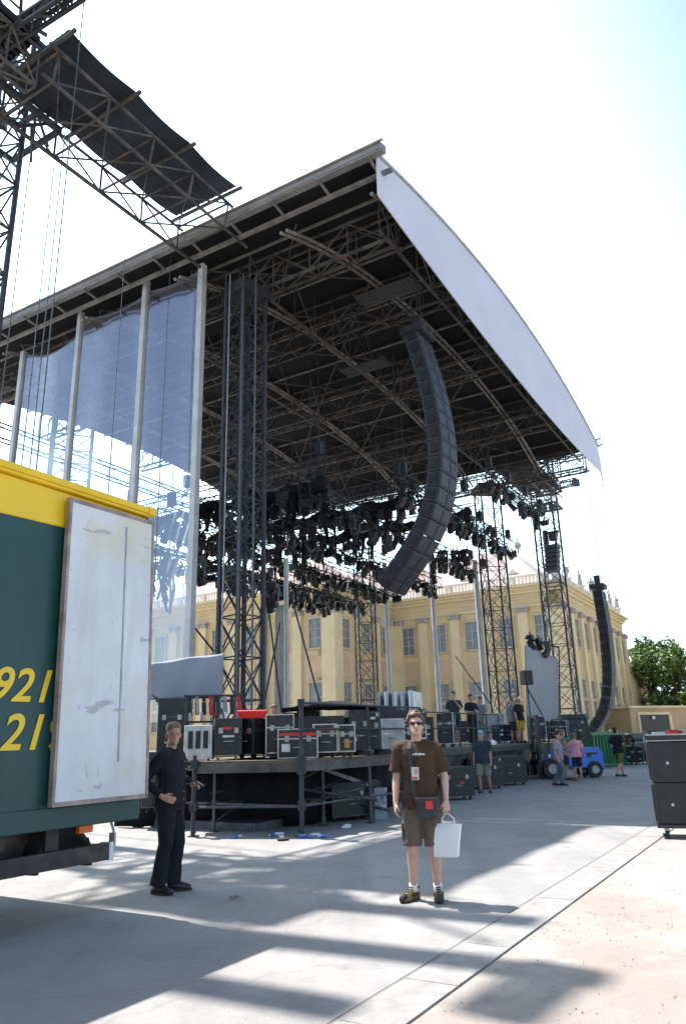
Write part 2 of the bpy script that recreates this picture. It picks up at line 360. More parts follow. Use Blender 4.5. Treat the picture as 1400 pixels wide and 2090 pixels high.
# ------------------------------------------------------------------ stage roof
ZE, RISE, B0, B1, A0, A1 = 18.1, 1.6, 16.3, 44.3, 8.2, 33.7
def zr(b): t = (b-(B0+B1)/2)/((B1-B0)/2); return ZE + RISE*(1-t*t)
rf = thing('stage_roof', 'huge black arched stage roof with a pale curved front edge', 'stage roof', P((A0+A1)/2, (B0+B1)/2, 17))
NB = 40
def vault(g, a0, a1, dz, th):
    rings = []
    for i in range(NB+1):
        b = B0+(B1-B0)*i/NB; z = zr(b)+dz
        rings.append([P(a0, b, z), P(a1, b, z), P(a1, b, z+th), P(a0, b, z+th)])
    return g.loft(rings)
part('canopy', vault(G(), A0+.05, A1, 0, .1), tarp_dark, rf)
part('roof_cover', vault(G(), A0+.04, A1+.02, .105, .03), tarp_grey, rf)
# pale fascia cloth along the front arch
rings = []
for i in range(NB+1):
    t = i/NB; b = B0+(B1-B0)*t; zb = 16.85 - 1.5*t*(1-t)*1.5 - .25*t; zt = zr(b)+.18
    a = A0-.02
    rings.append([P(a, b, zb), P(a+.04, b, zb), P(a+.04, b, zt), P(a, b, zt)])
# tail of the cloth hanging past the far corner
rings.append([P(A0-.02, B1+.4, 15.7), P(A0+.02, B1+.4, 15.7), P(A0+.02, B1+.4, 17.4), P(A0-.02, B1+.4, 17.4)])
part('fascia', G().loft(rings), fascia_m, rf)
part('fascia_tube', G().path([P(A0-.03, B0+(B1-B0)*i/NB, zr(B0+(B1-B0)*i/NB)+.24) for i in range(NB+1)], .07, 6), galv, rf)
# near eave: canvas wrapped gutter, outer tubes and the inner beam with short ties
g = G(); L = (A0-.35, A1+.5)
g.add([P(L[0], B0-.42, ZE+.22), P(L[1], B0-.42, ZE+.22), P(L[1], B0-.02, ZE+.34), P(L[0], B0-.02, ZE+.34), P(L[0], B0-.42, ZE-.02), P(L[1], B0-.42, ZE-.02), P(L[1], B0-.02, ZE+.06), P(L[0], B0-.02, ZE+.06)],
      [(0, 3, 2, 1), (4, 5, 6, 7), (0, 1, 5, 4), (3, 7, 6, 2), (0, 4, 7, 3), (1, 2, 6, 5)])
part('gutter', g, canvas, rf)
g = G().bar(P(L[0]-.1, B0-.46, ZE+.2), P(L[1], B0-.46, ZE+.2), .05, 6).bar(P(L[0]-.1, B0-.44, ZE-.12), P(L[1], B0-.44, ZE-.12), .04, 6)
g.bar(P(L[0], B0+.32, ZE-.25), P(L[1], B0+.32, ZE-.25), .085)
a = A0+.1
while a < A1:
    g.bar(P(a, B0-.46, ZE-.05), P(a, B0+.32, ZE-.18), .05); a += 1.75
part('eave_beam', g, ribm, rf)
# ribs: twin tubes following the arch
for a in (A0+.25, 11.8, 16.4, 21.2, 26, 30.6):
    g = G()
    for da in (-.12, .12):
        g.path([P(a+da, B0+.3+(B1-B0-.4)*i/24, zr(B0+.3+(B1-B0-.4)*i/24)-.22-.65*(i/12-1)**4) for i in range(25)], .065, 5)
    for i in range(0, 48):
        b0 = B0+.4+(B1-B0-.8)*i/48
        zz_ = zr(b0)-.22-.65*((b0-B0-.3)/((B1-B0-.4)/2)-1)**4; g.bar(P(a-.12, b0, zz_), P(a+.12, b0+.3, zz_), .02, 3)
    part('rib', g, ribm, rf)
# purlins along the depth
for i in range(1, 16):
    b = B0+(B1-B0)*i/16
    part('purlin', G().bar(P(A0+.1, b, zr(b)-.1), P(A1, b, zr(b)-.1), .055), ribm if i % 2 else rust, rf)
# deep trusses below the sheet
def deep(g, f, n, h0, h1):          # f(t) -> top point, hang h
    tops = [f(i/n) for i in range(n+1)]; bots = []
    for i, p in enumerate(tops): bots.append(p-ZV*(h0+(h1-h0)*i/n))
    for i in range(n):
        g.bar(tops[i], tops[i+1], .05); g.bar(bots[i], bots[i+1], .065)
        g.bar(tops[i], bots[i+1], .03) if i % 2 else g.bar(bots[i], tops[i+1], .03)
    for i in range(n+1): g.bar(tops[i], bots[i], .035)
    return g
for b in (18.6, 24.0, 31.0, 38.0, 43.5):
    g = G()
    for db in (-.3, .3): deep(g, lambda t, b=b+db: P(A0+.7+(A1-A0-1.2)*t, b, zr(b)-.4), 16, 1.2, 1.3)
    for i in range(17):
        a = A0+.7+(A1-A0-1.2)*i/16; z = zr(b)-.4-1.25
        g.bar(P(a, b-.3, z), P(a, b+.3, z), .03); 
        if i < 16: g.bar(P(a, b-.3, z), P(a+(A1-A0-1.2)/16, b+.3, z), .025)
    part('cross_truss', g, rust, rf)
for a in (9.0, 14.2, 19.0, 24.0):
    n = 18; g = G(); pts = [P(a, B0+1.6+(B1-B0-3)*i/n, 17.0) for i in range(n+1)]
    for i in range(n):
        g.bar(pts[i], pts[i+1], .06)
        q0 = P(a, B0+1.6+(B1-B0-3)*i/n, zr(B0+1.6+(B1-B0-3)*i/n)-.3); q1 = P(a, B0+1.6+(B1-B0-3)*(i+1)/n, zr(B0+1.6+(B1-B0-3)*(i+1)/n)-.3)
        g.bar(pts[i], q1, .028) if i % 2 else g.bar(q0, pts[i+1], .028)
        g.bar(pts[i], q0, .03)
    part('long_truss', g, rust, rf)
# a lattice girder along each eave to the towers
g = G(); g.truss(P(A0+.6, B1-.4, 17.2), P(A1, B1-.4, 17.2), .5, .9, 1.2, .045, .022); part('eave_truss', g, steelb, rf)
g = G(); g.truss(P(A1-.3, B0, 17.3), P(A1-.3, B1, 17.3), .5, .8, 1.3, .045, .022); part('eave_truss', g, steelb, rf)
# diagonal wind bracing under the sheet
g = G()
for i, (a0, a1) in enumerate(((11.8, 16.4), (16.4, 21.2), (21.2, 26), (26, 30.6))):
    for k in range(5):
        b0 = B0+1+(B1-B0-2)*k/5; b1 = B0+1+(B1-B0-2)*(k+1)/5
        g.bar(P(a0, b0, zr(b0)-.3), P(a1, b1, zr(b1)-.3), .035); g.bar(P(a1, b0, zr(b0)-.3), P(a0, b1, zr(b1)-.3), .035)
part('wind_brace', g, rust, rf)
# small corrugated panel pack and pulley bits hanging below the sheet
for (a, b, z, L) in ((9.6, 21.5, 17.6, 2.4), (13.5, 26.5, 17.8, 2.2)):
    g = G()
    for i in range(7): g.bar(P(a, b+i*.13, z), P(a+L, b+i*.13, z), .05)
    for i in range(3): g.bar(P(a+L*i/2, b-.1, z+.08), P(a+L*i/2, b+.9, z+.08), .04)
    part('stored_tubes', g, steel, rf)
# ------------------------------------------------------------------ towers carrying the roof
towers = []
def roof_tower(a, b, z1, label, rz, m=steelb, w=.98, r=.085):
    t = thing('stage_tower', label, 'tower', P(a, b, 0), group='lattice towers carrying the stage roof')
    part('mast', G().tower(P(a, b), w, .25, z1, 1.25, r, .03, rz), m, t)
    part('base_plate', G().box(P(a, b, .1), (w+.5, w+.5, .2), rz), steel, t)
    part('head_block', G().box(P(a, b, z1+.2), (w+.3, w+.3, .4), rz), steelb, t)
    return t
roof_tower(14.6, 18.2, 16.6, 'heavy black lattice tower beside the grey side pole, nearest to the camera', R(45))
roof_tower(15.3, 44, 16.6, 'black lattice tower at the far side of the stage left of the grey screen', R(10), w=1.25, r=.06)
roof_tower(24.6, 44, 16.6, 'slender lattice tower standing in front of the palace wing behind the hanging lights', R(12), w=1.15, r=.055)
roof_tower(23.8, 18.6, 16.6, 'lattice tower seen through the clear film at the far left', R(20), w=1.5, r=.07)
# wing towers and their canopies, one each side
def wing(a0, a1, b0, b1, tb, z, side, lab_t, lab_c, ta, ho=0.0):
    t = thing('wing_tower', lab_t, 'tower', P(ta, tb, 0), group='wing towers beside the stage')
    g = G().tower(P(ta, tb), 1.5, .3, z+3.5, 1.5, .075, .035, -RZ)
    part('mast', g, steelb, t)
    part('base_plate', G().box(P(ta, tb, .15), (2.2, 2.2, .3), -RZ), steel, t)
    mb, ta_, ta = tb, ta, ta+ho
    g = G()                                     # head with arms, sleeves and winches
    for dz, w in ((z-.9, 2.1), (z+.5, 2.3), (z+1.4, 2.0)):
        for i in (-1, 1):
            g.bar(P(ta+i*w/2, tb-w/2, dz), P(ta+i*w/2, tb+w/2, dz), .09); g.bar(P(ta-w/2, tb+i*w/2, dz), P(ta+w/2, tb+i*w/2, dz), .09)
    for k in range(18):
        a_, b_, z_ = ta+random.uniform(-1, 1), tb+random.uniform(-1, 1), z+random.uniform(-1.6, 1.6)
        g.bar(P(a_, b_, z_), P(a_+random.uniform(-.8, .8), b_+random.uniform(-.8, .8), z_+random.uniform(-1.2, 1.2)), .045)
    part('tower_head', g, steelb, t)
    for k in range(9): part('winch', G().box(P(ta+random.uniform(-.9, .9), tb+random.uniform(-.9, .9), z+random.uniform(-1.3, 1.2)), (random.uniform(.25, .5), random.uniform(.25, .5), random.uniform(.25, .5)), random.random()), steel, t)
    g = G()                                     # long outrigger arm above the head
    if side < 0:                                # lifting frame reaching out over the road
        for a_0, b_0, a_1, b_1, zz in ((15.2, 8.25, 11.9, 8.4, 18.9), (15.4, 6.9, 11.1, 7.1, 19.0), (14.6, 5.75, 12.3, 5.82, 19.0), (11.35, 7.3, 11.45, 6.1, 19.0)):
            g.truss(P(a_0, b_0, zz), P(a_1, b_1, zz), .3, .3, .5, .06, .035)
            g.box((P(a_0, b_0, zz)+P(a_1, b_1, zz))/2+ZV*.2, (.2, (P(a_0, b_0)-P(a_1, b_1)).length, .03), m=Matrix((frame(P(a_1, b_1)-P(a_0, b_0))[0], (P(a_1, b_1)-P(a_0, b_0)).normalized(), ZV)).transposed())
        for b_ in (8.25, 6.9): g.bar(P(15.5, b_, 21.5), P(12.2, b_, 19.1), .04)
    else: g.truss(P(ta-.4, tb-1.2*side, z+2.6), P(ta-4.0, tb+3.2*side, z+4.6), .5, .5, .9, .055, .03)
    g.bar(P(ta-.3, tb, z+1.6), P(ta-2.4, tb+1.6*side, z+3.6), .06); g.bar(P(ta+1, tb-1, z+3.6), P(ta-.6, tb+.6, z+2.4), .06)
    part('outrigger', g, steelb, t)
    c = thing('wing_canopy', lab_c, 'canopy', P((a0+a1)/2, (b0+b1)/2, z), group='dark canopies bridging to the stage roof')
    n = 24; rings = []
    def za(b): return z - .12*math.sin(math.pi*((b-b0)/(b1-b0)*3 % 1))
    for i in range(n+1):
        b_ = b0+(b1-b0)*i/n
        row = [(a0+(a1-a0)*k/26, za(b_)+(.025 if k % 2 else 0)) for k in range(27)]
        rings.append([P(a, b_, q) for a, q in row] + [P(a, b_, q+.06) for a, q in reversed(row)])
    part('sheet', G().loft(rings), rib_m, c)
    for k in range(4):
        b_ = b0+(b1-b0)*k/3
        part('cross_beam', G().bar(P(a0-.25, b_, z-.12), P(a1+.2, b_, z-.12), .06), rust, c)
    zl = z-1.4; al, ah = a0+.3, a1-.1; g = G(); nb = 4
    for a_, z_, r_ in ((al, z-.5, .05), (ah, z-.5, .045), (al+.15, zl, .05), (ah, zl, .06)):
        g.bar(P(a_, b0-.3, z_), P(a_, b1+1.6*side*0+1.2, z_), r_)
    for k in range(nb+1):
        b_ = b0+(b1-b0)*k/nb
        q = [P(al, b_, z-.5), P(ah, b_, z-.5), P(ah, b_, zl), P(al+.15, b_, zl)]
        for i in range(4): g.bar(q[i], q[(i+1) % 4], .035)
        if k < nb:
            b2 = b0+(b1-b0)*(k+1)/nb
            q2 = [P(al, b2, z-.5), P(ah, b2, z-.5), P(ah, b2, zl), P(al+.15, b2, zl)]
            for i in range(4): g.bar(q[i], q2[(i+1) % 4], .028)
    part('frame_truss', g, rust, c)
    return t, c
_q = px(-44, 330, z=17.2); TWA, TWB = _q.dot(AV), _q.dot(BV)
WT, WC = wing(13.1, 15.7, 9.05, 15.72, TWB, 19.0, -1, 'huge dark lattice tower head cropped by the top left corner', 'dark corrugated canopy on a truss running from the corner tower to the roof', TWA, -.95)
wing(12.6, 15.4, 45.6, 52.6, 54.2, 18.9, 1, 'distant lattice tower behind the small black speaker block right of the stage', 'small dark canopy beyond the far end of the stage roof', 14.4)
# canopy section added beyond the corner tower to extend the shade on the road
c = thing('wing_canopy', 'added section of dark canopy beyond the corner tower, shading the road below', 'canopy', P(15, 8, 19), group='dark canopies bridging to the stage roof')
g = G()
for k in range(24): g.abox(13.95+2.3*k/23, 8.05, 18.95+(.05 if k % 2 else 0), .11, 1.5, .05)
part('sheet', g.abox(15.1, 8.05, 19.0, 2.4, 1.5, .06), rib_m, c); part('frame_truss', G().truss(P(14.2, 7.2, 18.2), P(14.2, 8.9, 18.2), .4, 1.2, 1, .045, .03).truss(P(16, 7.2, 18.2), P(16, 8.9, 18.2), .4, 1.2, 1, .045, .03), rust, c)
# arm with pulleys at the far canopy
single('lifting_arm', G().truss(P(14.0, 53.1, 19.1), P(11.6, 53.3, 19.3), .4, .45, .5, .05, .03).box(P(11.7, 53.3, 19.2), (.5, .3, .5)), steel, 'short lattice arm with pulleys sticking out beyond the far canopy', 'lifting arm')
# steel ropes
def rope(pts, r, m, label, cat='cable', group=None): return single('steel_rope', G().path(pts, r, 4), m, label, cat, group)
for x0, y0, x1, y1, a_ in ((172, 0, 0, 990, 14.5), ): pass
for i, (xt, yt, bq, z0) in enumerate(((70, 260, 9.9, 2.0), (135, 255, 10.8, 2.0), (172, 5, 9.0, 2.0), (112, 330, 11.0, 5.0))):
    p = px(xt, yt, b=bq); rope([p, Vector((p.x, p.y, z0))], .016, steel, 'thin steel rope hanging from the dark canopy at upper left', group='ropes below the upper left canopy')
for x, y in ((262, 432), (350, 500)):
    p = px(x, y, z=18.6); rope([p, Vector((p.x, p.y, 6))], .012, steel, 'thin steel rope hanging in front of the clear film sheets', group='ropes in front of the film')
for i, x in enumerate((462, 470, 497, 523)):
    p = px(x, 560, b=17.4); rope([p, Vector((p.x, p.y, 1.4))], (.03, .022, .035, .03)[i], galv if i == 1 else steel, 'vertical cable running down beside the heavy near tower', group='cables beside the near tower')
for x, aa in ((1190, 9.7), (1196, 9.6)):
    p = px(x, 950, b=47); rope([p, Vector((p.x, p.y, 10.1))], .012, alu, 'steel rope holding up the far hanging loudspeaker column', group='ropes of the far loudspeaker column')
for x in (1150, 1160):
    p = px(x, 1000, b=53.2); rope([p, Vector((p.x, p.y, 9.5))], .012, alu, 'thin rope hanging from the lifting arm at the far canopy', group='ropes of the lifting arm')
# ------------------------------------------------------------------ clear film side sheets on grey poles
POLES = [(15.6, 17.75, .11, 'rust speckled pale grey pole, rightmost of the poles holding the clear film'), (18.35, 18.1, .1, 'second pale grey pole from the right between two clear film sheets'), (21.9, 18.0, .095, 'third pale grey pole from the right, rising behind the truck door'), (25.3, 17.3, .1, 'leftmost thin pale pole holding the clear film')]
polem = mat('pole_grey', (.46, .46, .47), .5, .2, .12, 1.5); layer(polem, (.3, .16, .08), 1.3, .66, .74, amount=.8)
for a, z, r, lab in POLES: single('film_pole', G().box(P(a, 17, z/2), (r*2, r*2, z), -RZ), polem, lab, 'pole', 'poles holding the clear film')
FS = [(15.75, 18.2, 17.55, 17.6, 2.2, 'clear film sheet between the two rightmost grey poles, crumpled at its foot'), (18.5, 21.75, 17.5, 17.75, 2.2, 'clear film sheet in the middle, wrinkled along its sagging top edge'), (22.05, 25.2, 17.0, 17.2, 2.2, 'clear film sheet at the far left with dark folds near its top')]
for k, (a0, a1, z0, z1, zb, lab) in enumerate(FS):
    nu, nv = 44, 90; top, vs, fs = None, [], []
    def off(u, v): return (.022*math.sin(u*4.2+k*2+v*1.2)+.004*math.sin(u*9-v*3+k))*(math.sin(math.pi*u)**.6) + .004*math.sin(v*60+u*22)*max(0, 1-v*9)+.03*math.sin(v*90-u*40)*max(0, 1-abs(v-.62)*8)*max(0, 1-u*(2.2 if k == 0 else 9))
    for th in (0, .006):
        for j in range(nv+1):
            v = j/nv
            for i in range(nu+1):
                u = i/nu; zt = z0+(z1-z0)*u - 1.0*(1-(2*u-1)**2)*(.12, .3, .42)[k]
                vs.append(P(a0+(a1-a0)*u, 17.0+off(u, v)+th, zt+(zb-zt)*v))
    N = (nu+1)*(nv+1)
    for j in range(nv):
        for i in range(nu):
            q = (j*(nu+1)+i, j*(nu+1)+i+1, (j+1)*(nu+1)+i+1, (j+1)*(nu+1)+i); fs.append(q)
    g = G(); g.add(vs[:N], fs)
    o = single('film_sheet', g, film, lab, 'film sheet', 'clear film side sheets', smooth=True)
    g = G().path([P(a0+(a1-a0)*i/20, 17.0, z0+(z1-z0)*i/20-1.0*(1-(2*i/20-1)**2)*(.12, .3, .42)[k]) for i in range(21)], .035, 5)
    part('hem', g, mat('film_hem', (.09, .1, .13), .5) if k == 0 else MATS['film_hem'], o)
# ------------------------------------------------------------------ lighting rig
def movinghead():
    o = thing('moving_head_light', '', 'stage light'); g = G().box((0, 0, -.09), (.36, .3, .18)); g.bar((-.12, 0, 0), (-.12, 0, .16), .025).bar((.12, 0, 0), (.12, 0, .16), .025)
    g.box((-.2, 0, -.36), (.05, .14, .4)).box((.2, 0, -.36), (.05, .14, .4))
    M = Matrix.Rotation(R(35), 3, 'X'); c = Vector((0, 0, -.46)); rings = []
    for z, r in ((.24, .08), (.22, .13), (.05, .15), (-.12, .15), (-.26, .17), (-.3, .16)): rings.append([c+M @ Vector((r*math.cos(k*.524), r*math.sin(k*.524), z)) for k in range(12)])
    g.loft(rings); return g
def parcan():
    g = G().bar((0, 0, .1), (0, 0, -.1), .03); g.box((-.16, 0, -.2), (.03, .05, .25)).box((.16, 0, -.2), (.03, .05, .25)).box((0, 0, -.09), (.34, .05, .03))
    M = Matrix.Rotation(R(-40), 3, 'X'); c = Vector((0, 0, -.3)); rings = []
    for z, r in ((.26, .06), (.22, .12), (.0, .14), (-.2, .15), (-.34, .18)): rings.append([c+M @ Vector((r*math.cos(k*.628), r*math.sin(k*.628), z)) for k in range(10)])
    return g.loft(rings)
def strobe():
    g = G().box((0, 0, -.2), (.5, .24, .34)).box((0, 0, -.06), (.6, .05, .05)).bar((-.27, 0, -.05), (-.27, 0, -.3), .025).bar((.27, 0, -.05), (.27, 0, -.3), .025)
    for i in range(5): g.box((-.2+.1*i, -.14, -.2), (.03, .05, .3))
    return g.bar((0, 0, 0), (0, 0, .18), .03)
MESH = {}
for nm, fn in (('moving_head_light', movinghead), ('par_lamp', parcan), ('strobe_lamp', strobe)):
    if nm == 'moving_head_light':
        g = fn(); bpy.data.objects.remove([o for o in bpy.data.objects if o.name == 'moving_head_light'][0])
    else: g = fn()
    MESH[nm] = g.mesh(nm, blackm)
LAB = {'moving_head_light': 'black moving head lamp hanging in the dense dark rig under the stage roof', 'par_lamp': 'black round can lamp hanging in the dense dark rig under the stage roof', 'strobe_lamp': 'black boxy lamp with finned front in the dense rig under the stage roof'}
GRP = {'moving_head_light': 'moving head lamps in the rig', 'par_lamp': 'can lamps in the rig', 'strobe_lamp': 'boxy lamps in the rig'}
nl = 0
def lamp(p, kind=None, s=1.0):
    global nl
    kind = kind or random.choice(('moving_head_light', 'moving_head_light', 'par_lamp', 'strobe_lamp'))
    o = bpy.data.objects.new(kind, MESH[kind]); o.location = p; o.rotation_euler = (random.uniform(-.06, .06), random.uniform(-.06, .06), -RZ+random.choice((0, 0, math.pi, math.pi/2))+random.uniform(-.5, .5)); o.scale = (s, s, s)
    COL.objects.link(o); o['label'] = LAB[kind]; o['category'] = 'stage light'; o['group'] = GRP[kind]; nl += 1
ZUP = .45
RIG = [  # a, z, b0, b1, label of the truss
 (11.4, 13.4, 33, 42.5, 'short black lighting truss right of the big curved loudspeaker column'),
 (13.2, 11.6, 27, 41.5, 'black lighting truss passing behind the lower end of the curved loudspeaker column'),
 (15.4, 10.6, 23, 41, 'black lighting truss third from the front of the stage'),
 (17.6, 9.9, 21, 40.5, 'black lighting truss in the middle of the dense rig'),
 (20.0, 9.6, 20, 40, 'black lighting truss crossing behind the heavy near tower'),
 (22.4, 9.4, 20, 40, 'black lighting truss behind the clear film and the rightmost grey pole'),
 (24.8, 9.6, 21, 40, 'rearmost black lighting truss behind the clear film')]
for a, z, b0, b1, lab in RIG:
    z += ZUP
    t = thing('lighting_truss', lab, 'truss', P(a, (b0+b1)/2, z), group='lighting trusses under the roof')
    part('chords', G().truss(P(a, b0, z), P(a, b1, z), .52, .6, .8, .03, .017), steelb, t)
    for i in range(4):
        bb = b0+.5+(b1-b0-1)*i/3; hc_ = part('hoist', G().box(P(a, bb, z+.75), (.25, .25, .5), -RZ), steelb, t); part('hoist_chain', G().path([P(a, bb, z+.3), P(a, bb, zr(bb)-1.2)], .018, 4), steelb, hc_)
    g = G()                                     # cable looms lying along and drooping from the truss
    bb = b0
    while bb < b1-1:
        L = random.uniform(.8, 2.2); s_ = random.uniform(.1, .6); o_ = random.uniform(-.3, .3)
        g.path([P(a+o_, bb+L*i/6, z-.15+.3*random.random()*.2-s_*(1-(i/3-1)**2)) for i in range(7)], random.uniform(.02, .05), 5); bb += L*.5
    part('cable_loom', g, c_drape, t)
    bb = b0+.3
    while bb < b1:
        lamp(P(a+random.uniform(-.2, .2), bb, z-.35), s=random.uniform(.82, 1.02)); bb += random.uniform(.56, .72)
    bb = b0+.6
    while bb < b1 and a > 12:
        if random.random() < .25: lamp(P(a+random.uniform(-.3, .3), bb, z+random.uniform(.5, .8)), s=random.uniform(.85, 1.1))
        bb += random.uniform(.9, 1.3)
# second, higher tier of crossing trusses with rolled black drapes
for b, a0, a1, z, lab in ((23.5, 14.5, 26, 12.0, 'higher black cross truss behind the near tower, with a rolled drape'), (28.5, 13.5, 26, 12.4, 'higher black cross truss in the middle of the rig, with a rolled drape'), (34, 12.5, 26, 13.0, 'higher black cross truss towards the far side, with a rolled drape')):
    t = thing('cross_lighting_truss', lab, 'truss', P((a0+a1)/2, b, z), group='higher cross trusses')
    part('chords', G().truss(P(a0, b, z), P(a1, b, z), .5, .6, .9, .03, .017), steelb, t)
    g = G(); n = 40; pts = []; rr = []
    for i in range(n+1):
        q = i/n; pts.append(P(a0+.3+(a1-a0-.6)*q, b+.1*math.sin(q*40), z-.55-.28*abs(math.sin(q*18))-.1*random.random())); rr.append(.2+.1*random.random()+.06*math.sin(q*25))
    g.path(pts, rr, 9)
    for i in range(26):
        q = random.random(); p = P(a0+.4+(a1-a0-.8)*q, b+random.uniform(-.3, .3), z-.7); L = random.uniform(.5, 1.7)
        g.path([p, p-ZV*L*.5+Vector((random.uniform(-.15, .15), random.uniform(-.15, .15), 0)), p-ZV*L], [.1, .13, .05], 6)
    part('rolled_drape', g, c_drape, t, smooth=True)
    for i in range(4):
        aa = a0+.5+(a1-a0-1)*i/3; hc_ = part('hoist', G().box(P(aa, b, z+.8), (.28, .28, .55), -RZ), steelb, t); part('hoist_chain', G().path([P(aa, b, z+.3), P(aa, b, zr(b)-1.2)], .018, 4), steelb, hc_)
    aa = a0+.4
    while aa < a1:
        if nl < 296: lamp(P(aa, b+random.uniform(-.3, .3), z-.75-random.uniform(0, .35)), s=random.uniform(.95, 1.2))
        aa += random.uniform(.65, .95)
# lamps hanging low beside the near tower and on pipes
for i, (x, y, b, s) in enumerate(((404, 1165, 20, 1.3), (556, 1215, 23, 1.2), (475, 1180, 23, 1.5), (548, 1230, 23, 1.1), (985, 1158, 38, 1.3), (905, 1140, 38, 1.2), (930, 1140, 38, 1.2), (950, 1138, 38, 1.2))):
    p = px(x, y, b=b); lamp(p+ZV*.45, 'moving_head_light' if i != 4 else 'strobe_lamp', s)
# hanging cable bundles seen through the film
for x, yt, yb, b, lab in ((346, 1135, 1255, 22, 'tangled brown cable bundle hanging on a hook behind the film'), (318, 1150, 1235, 22, 'dark cable bundle half hidden by the truck door edge')):
    t = px(x, yt, b=b); q = px(x, yb, b=b); g = G(); g.path([t+ZV*6, t], .015, 4); g.box(t, (.5, .12, .1), -RZ)
    for k in range(14):
        o_ = Vector((random.uniform(-.28, .28), random.uniform(-.2, .2), 0)); h = random.uniform(.25, 1)
        g.path([t, t.lerp(q, .35*h)+o_, t.lerp(q, .7*h)+o_*1.3, t.lerp(q, h)+o_*.4], .05, 5)
    single('cable_bundle', g, mat('cable_brown', (.07, .05, .04), .8) if 'cable_brown' not in MATS else MATS['cable_brown'], lab, 'cables')
# ------------------------------------------------------------------ loudspeaker columns
def column(b, pts, n, w, label, top, dep=.78):
    pts = [P(a, b, z) for a, z in pts]; seg = [0]
    for i in range(1, len(pts)): seg.append(seg[-1]+(pts[i]-pts[i-1]).length)
    def at(s):
        # smooth interpolation along the curve
        for i in range(1, len(pts)):
            if s <= seg[i] or i == len(pts)-1:
                q = (s-seg[i-1])/(seg[i]-seg[i-1]); p0 = pts[max(i-2, 0)]; p1 = pts[i-1]; p2 = pts[i]; p3 = pts[min(i+1, len(pts)-1)]
                return .5*((2*p1)+(p2-p0)*q+(2*p0-5*p1+4*p2-p3)*q*q+(3*p1-p0-3*p2+p3)*q**3)
    t = thing('loudspeaker_column', label, 'loudspeakers', (pts[-1].x, pts[-1].y, pts[-1].z-.4), group='curved hanging loudspeaker columns')
    for i in range(n):
        c0 = at(seg[-1]*i/n); c1 = at(seg[-1]*(i+1)/n); d = (c1-c0).normalized(); nrm = BV.cross(d).normalized()
        if nrm.dot(-AV) < 0: nrm = -nrm
        c = (c0+c1)/2; h = (c1-c0).length*1.0
        M = Matrix((BV, nrm, -d)).transposed()
        g = G(); hw, hd = w/2, dep/2
        # cabinet tapering to the back
        vs = [c+M @ Vector((sx*hw*(1 if sy > 0 else .92), sy*hd, sz*h/2*(.99 if sy > 0 else .93))) for sz in (-1, 1) for sy in (-1, 1) for sx in (-1, 1)]
        g.add(vs, [(0, 2, 3, 1), (4, 5, 7, 6), (0, 1, 5, 4), (2, 6, 7, 3), (0, 4, 6, 2), (1, 3, 7, 5)])
        # grooved front and rigging plate on the ends
        for k in (-1, 1): g.box(c+M @ Vector((k*hw*.5, hd+.012, 0)), (hw*.86, .03, h*.78), m=M)
        cab = part('cabinet', g, speaker_m, t, bevel=.012)
        g = G()
        for sx in (-1, 1):
            g.box(c+M @ Vector((sx*(hw+.012), hd*.1, 0)), (.03, dep*.56, h*.62), m=M)
        part('handle_recess', g, grille, cab)
        g = G()
        for sx in (-1, 1):
            g.box(c+M @ Vector((sx*(hw+.03), hd*.1, 0)), (.02, dep*.2, h*.2), m=M); g.box(c+M @ Vector((sx*(hw+.018), hd*.82, 0)), (.02, .05, h*1.0), m=M)
        part('rigging_plate', g, boxm, cab)
    g = G(); p0 = pts[0]; g.box(p0+ZV*.28, (w*.8, .9, .28), -RZ+math.pi/2); g.bar(p0+ZV*.3-AV*.5, p0+ZV*.3+AV*.5, .07); g.box(p0+ZV*.75, (.3, .3, .5), -RZ)
    part('flying_frame', g, alu if top < 18 and n > 14 else steelb, t)
    g = G()
    for da, db in ((-.25, -.15), (.25, .2)): g.path([p0+AV*da+BV*db+ZV*.3, P(0, 0, 0)+AV*(p0.dot(AV)+da)+BV*(p0.dot(BV)+db)+ZV*top], .02, 4)
    part('hoist_chain', g, steel, t)
    return t
column(22.4, [(9.93, 15.5), (9.45, 13.35), (9.25, 11.3), (9.42, 9.55), (10.1, 8.05), (11.5, 6.45)], 18, 1.4, 'big curved hanging loudspeaker column in the middle, close to the viewer', 18.6, dep=.52)
column(47, [(9.75, 9.9), (9.66, 7.4), (9.78, 4.8), (10.25, 2.85), (11.3, 1.5)], 14, 1.2, 'distant curved loudspeaker column hanging at right before the yellow facade', 18.3, dep=.55)
# small side block
t = thing('loudspeaker_block', 'small straight black loudspeaker block hanging beside the distant lattice tower', 'loudspeakers', px(1126, 1170, b=50))
for i in range(6):
    p = px(1127, 1117+i*9.2, b=50); part('cabinet', G().box(p, (.85, .8, .27), -RZ), speaker_m, t, bevel=.02)
p = px(1112, 1090, b=50); q = px(1119, 1140, b=50); g = G().path([p+ZV*.2, p.lerp(q, .5)-BV*.1, q], .2, 7); part('side_bracket', g, steelb, t)
p = px(1128, 1095, b=50); g = G().box(p, (.5, .5, .55), -RZ).box(p+ZV*.3, (.8, .3, .12), -RZ).bar(p, p+ZV*9, .012); part('hoist', g, steelb, t)
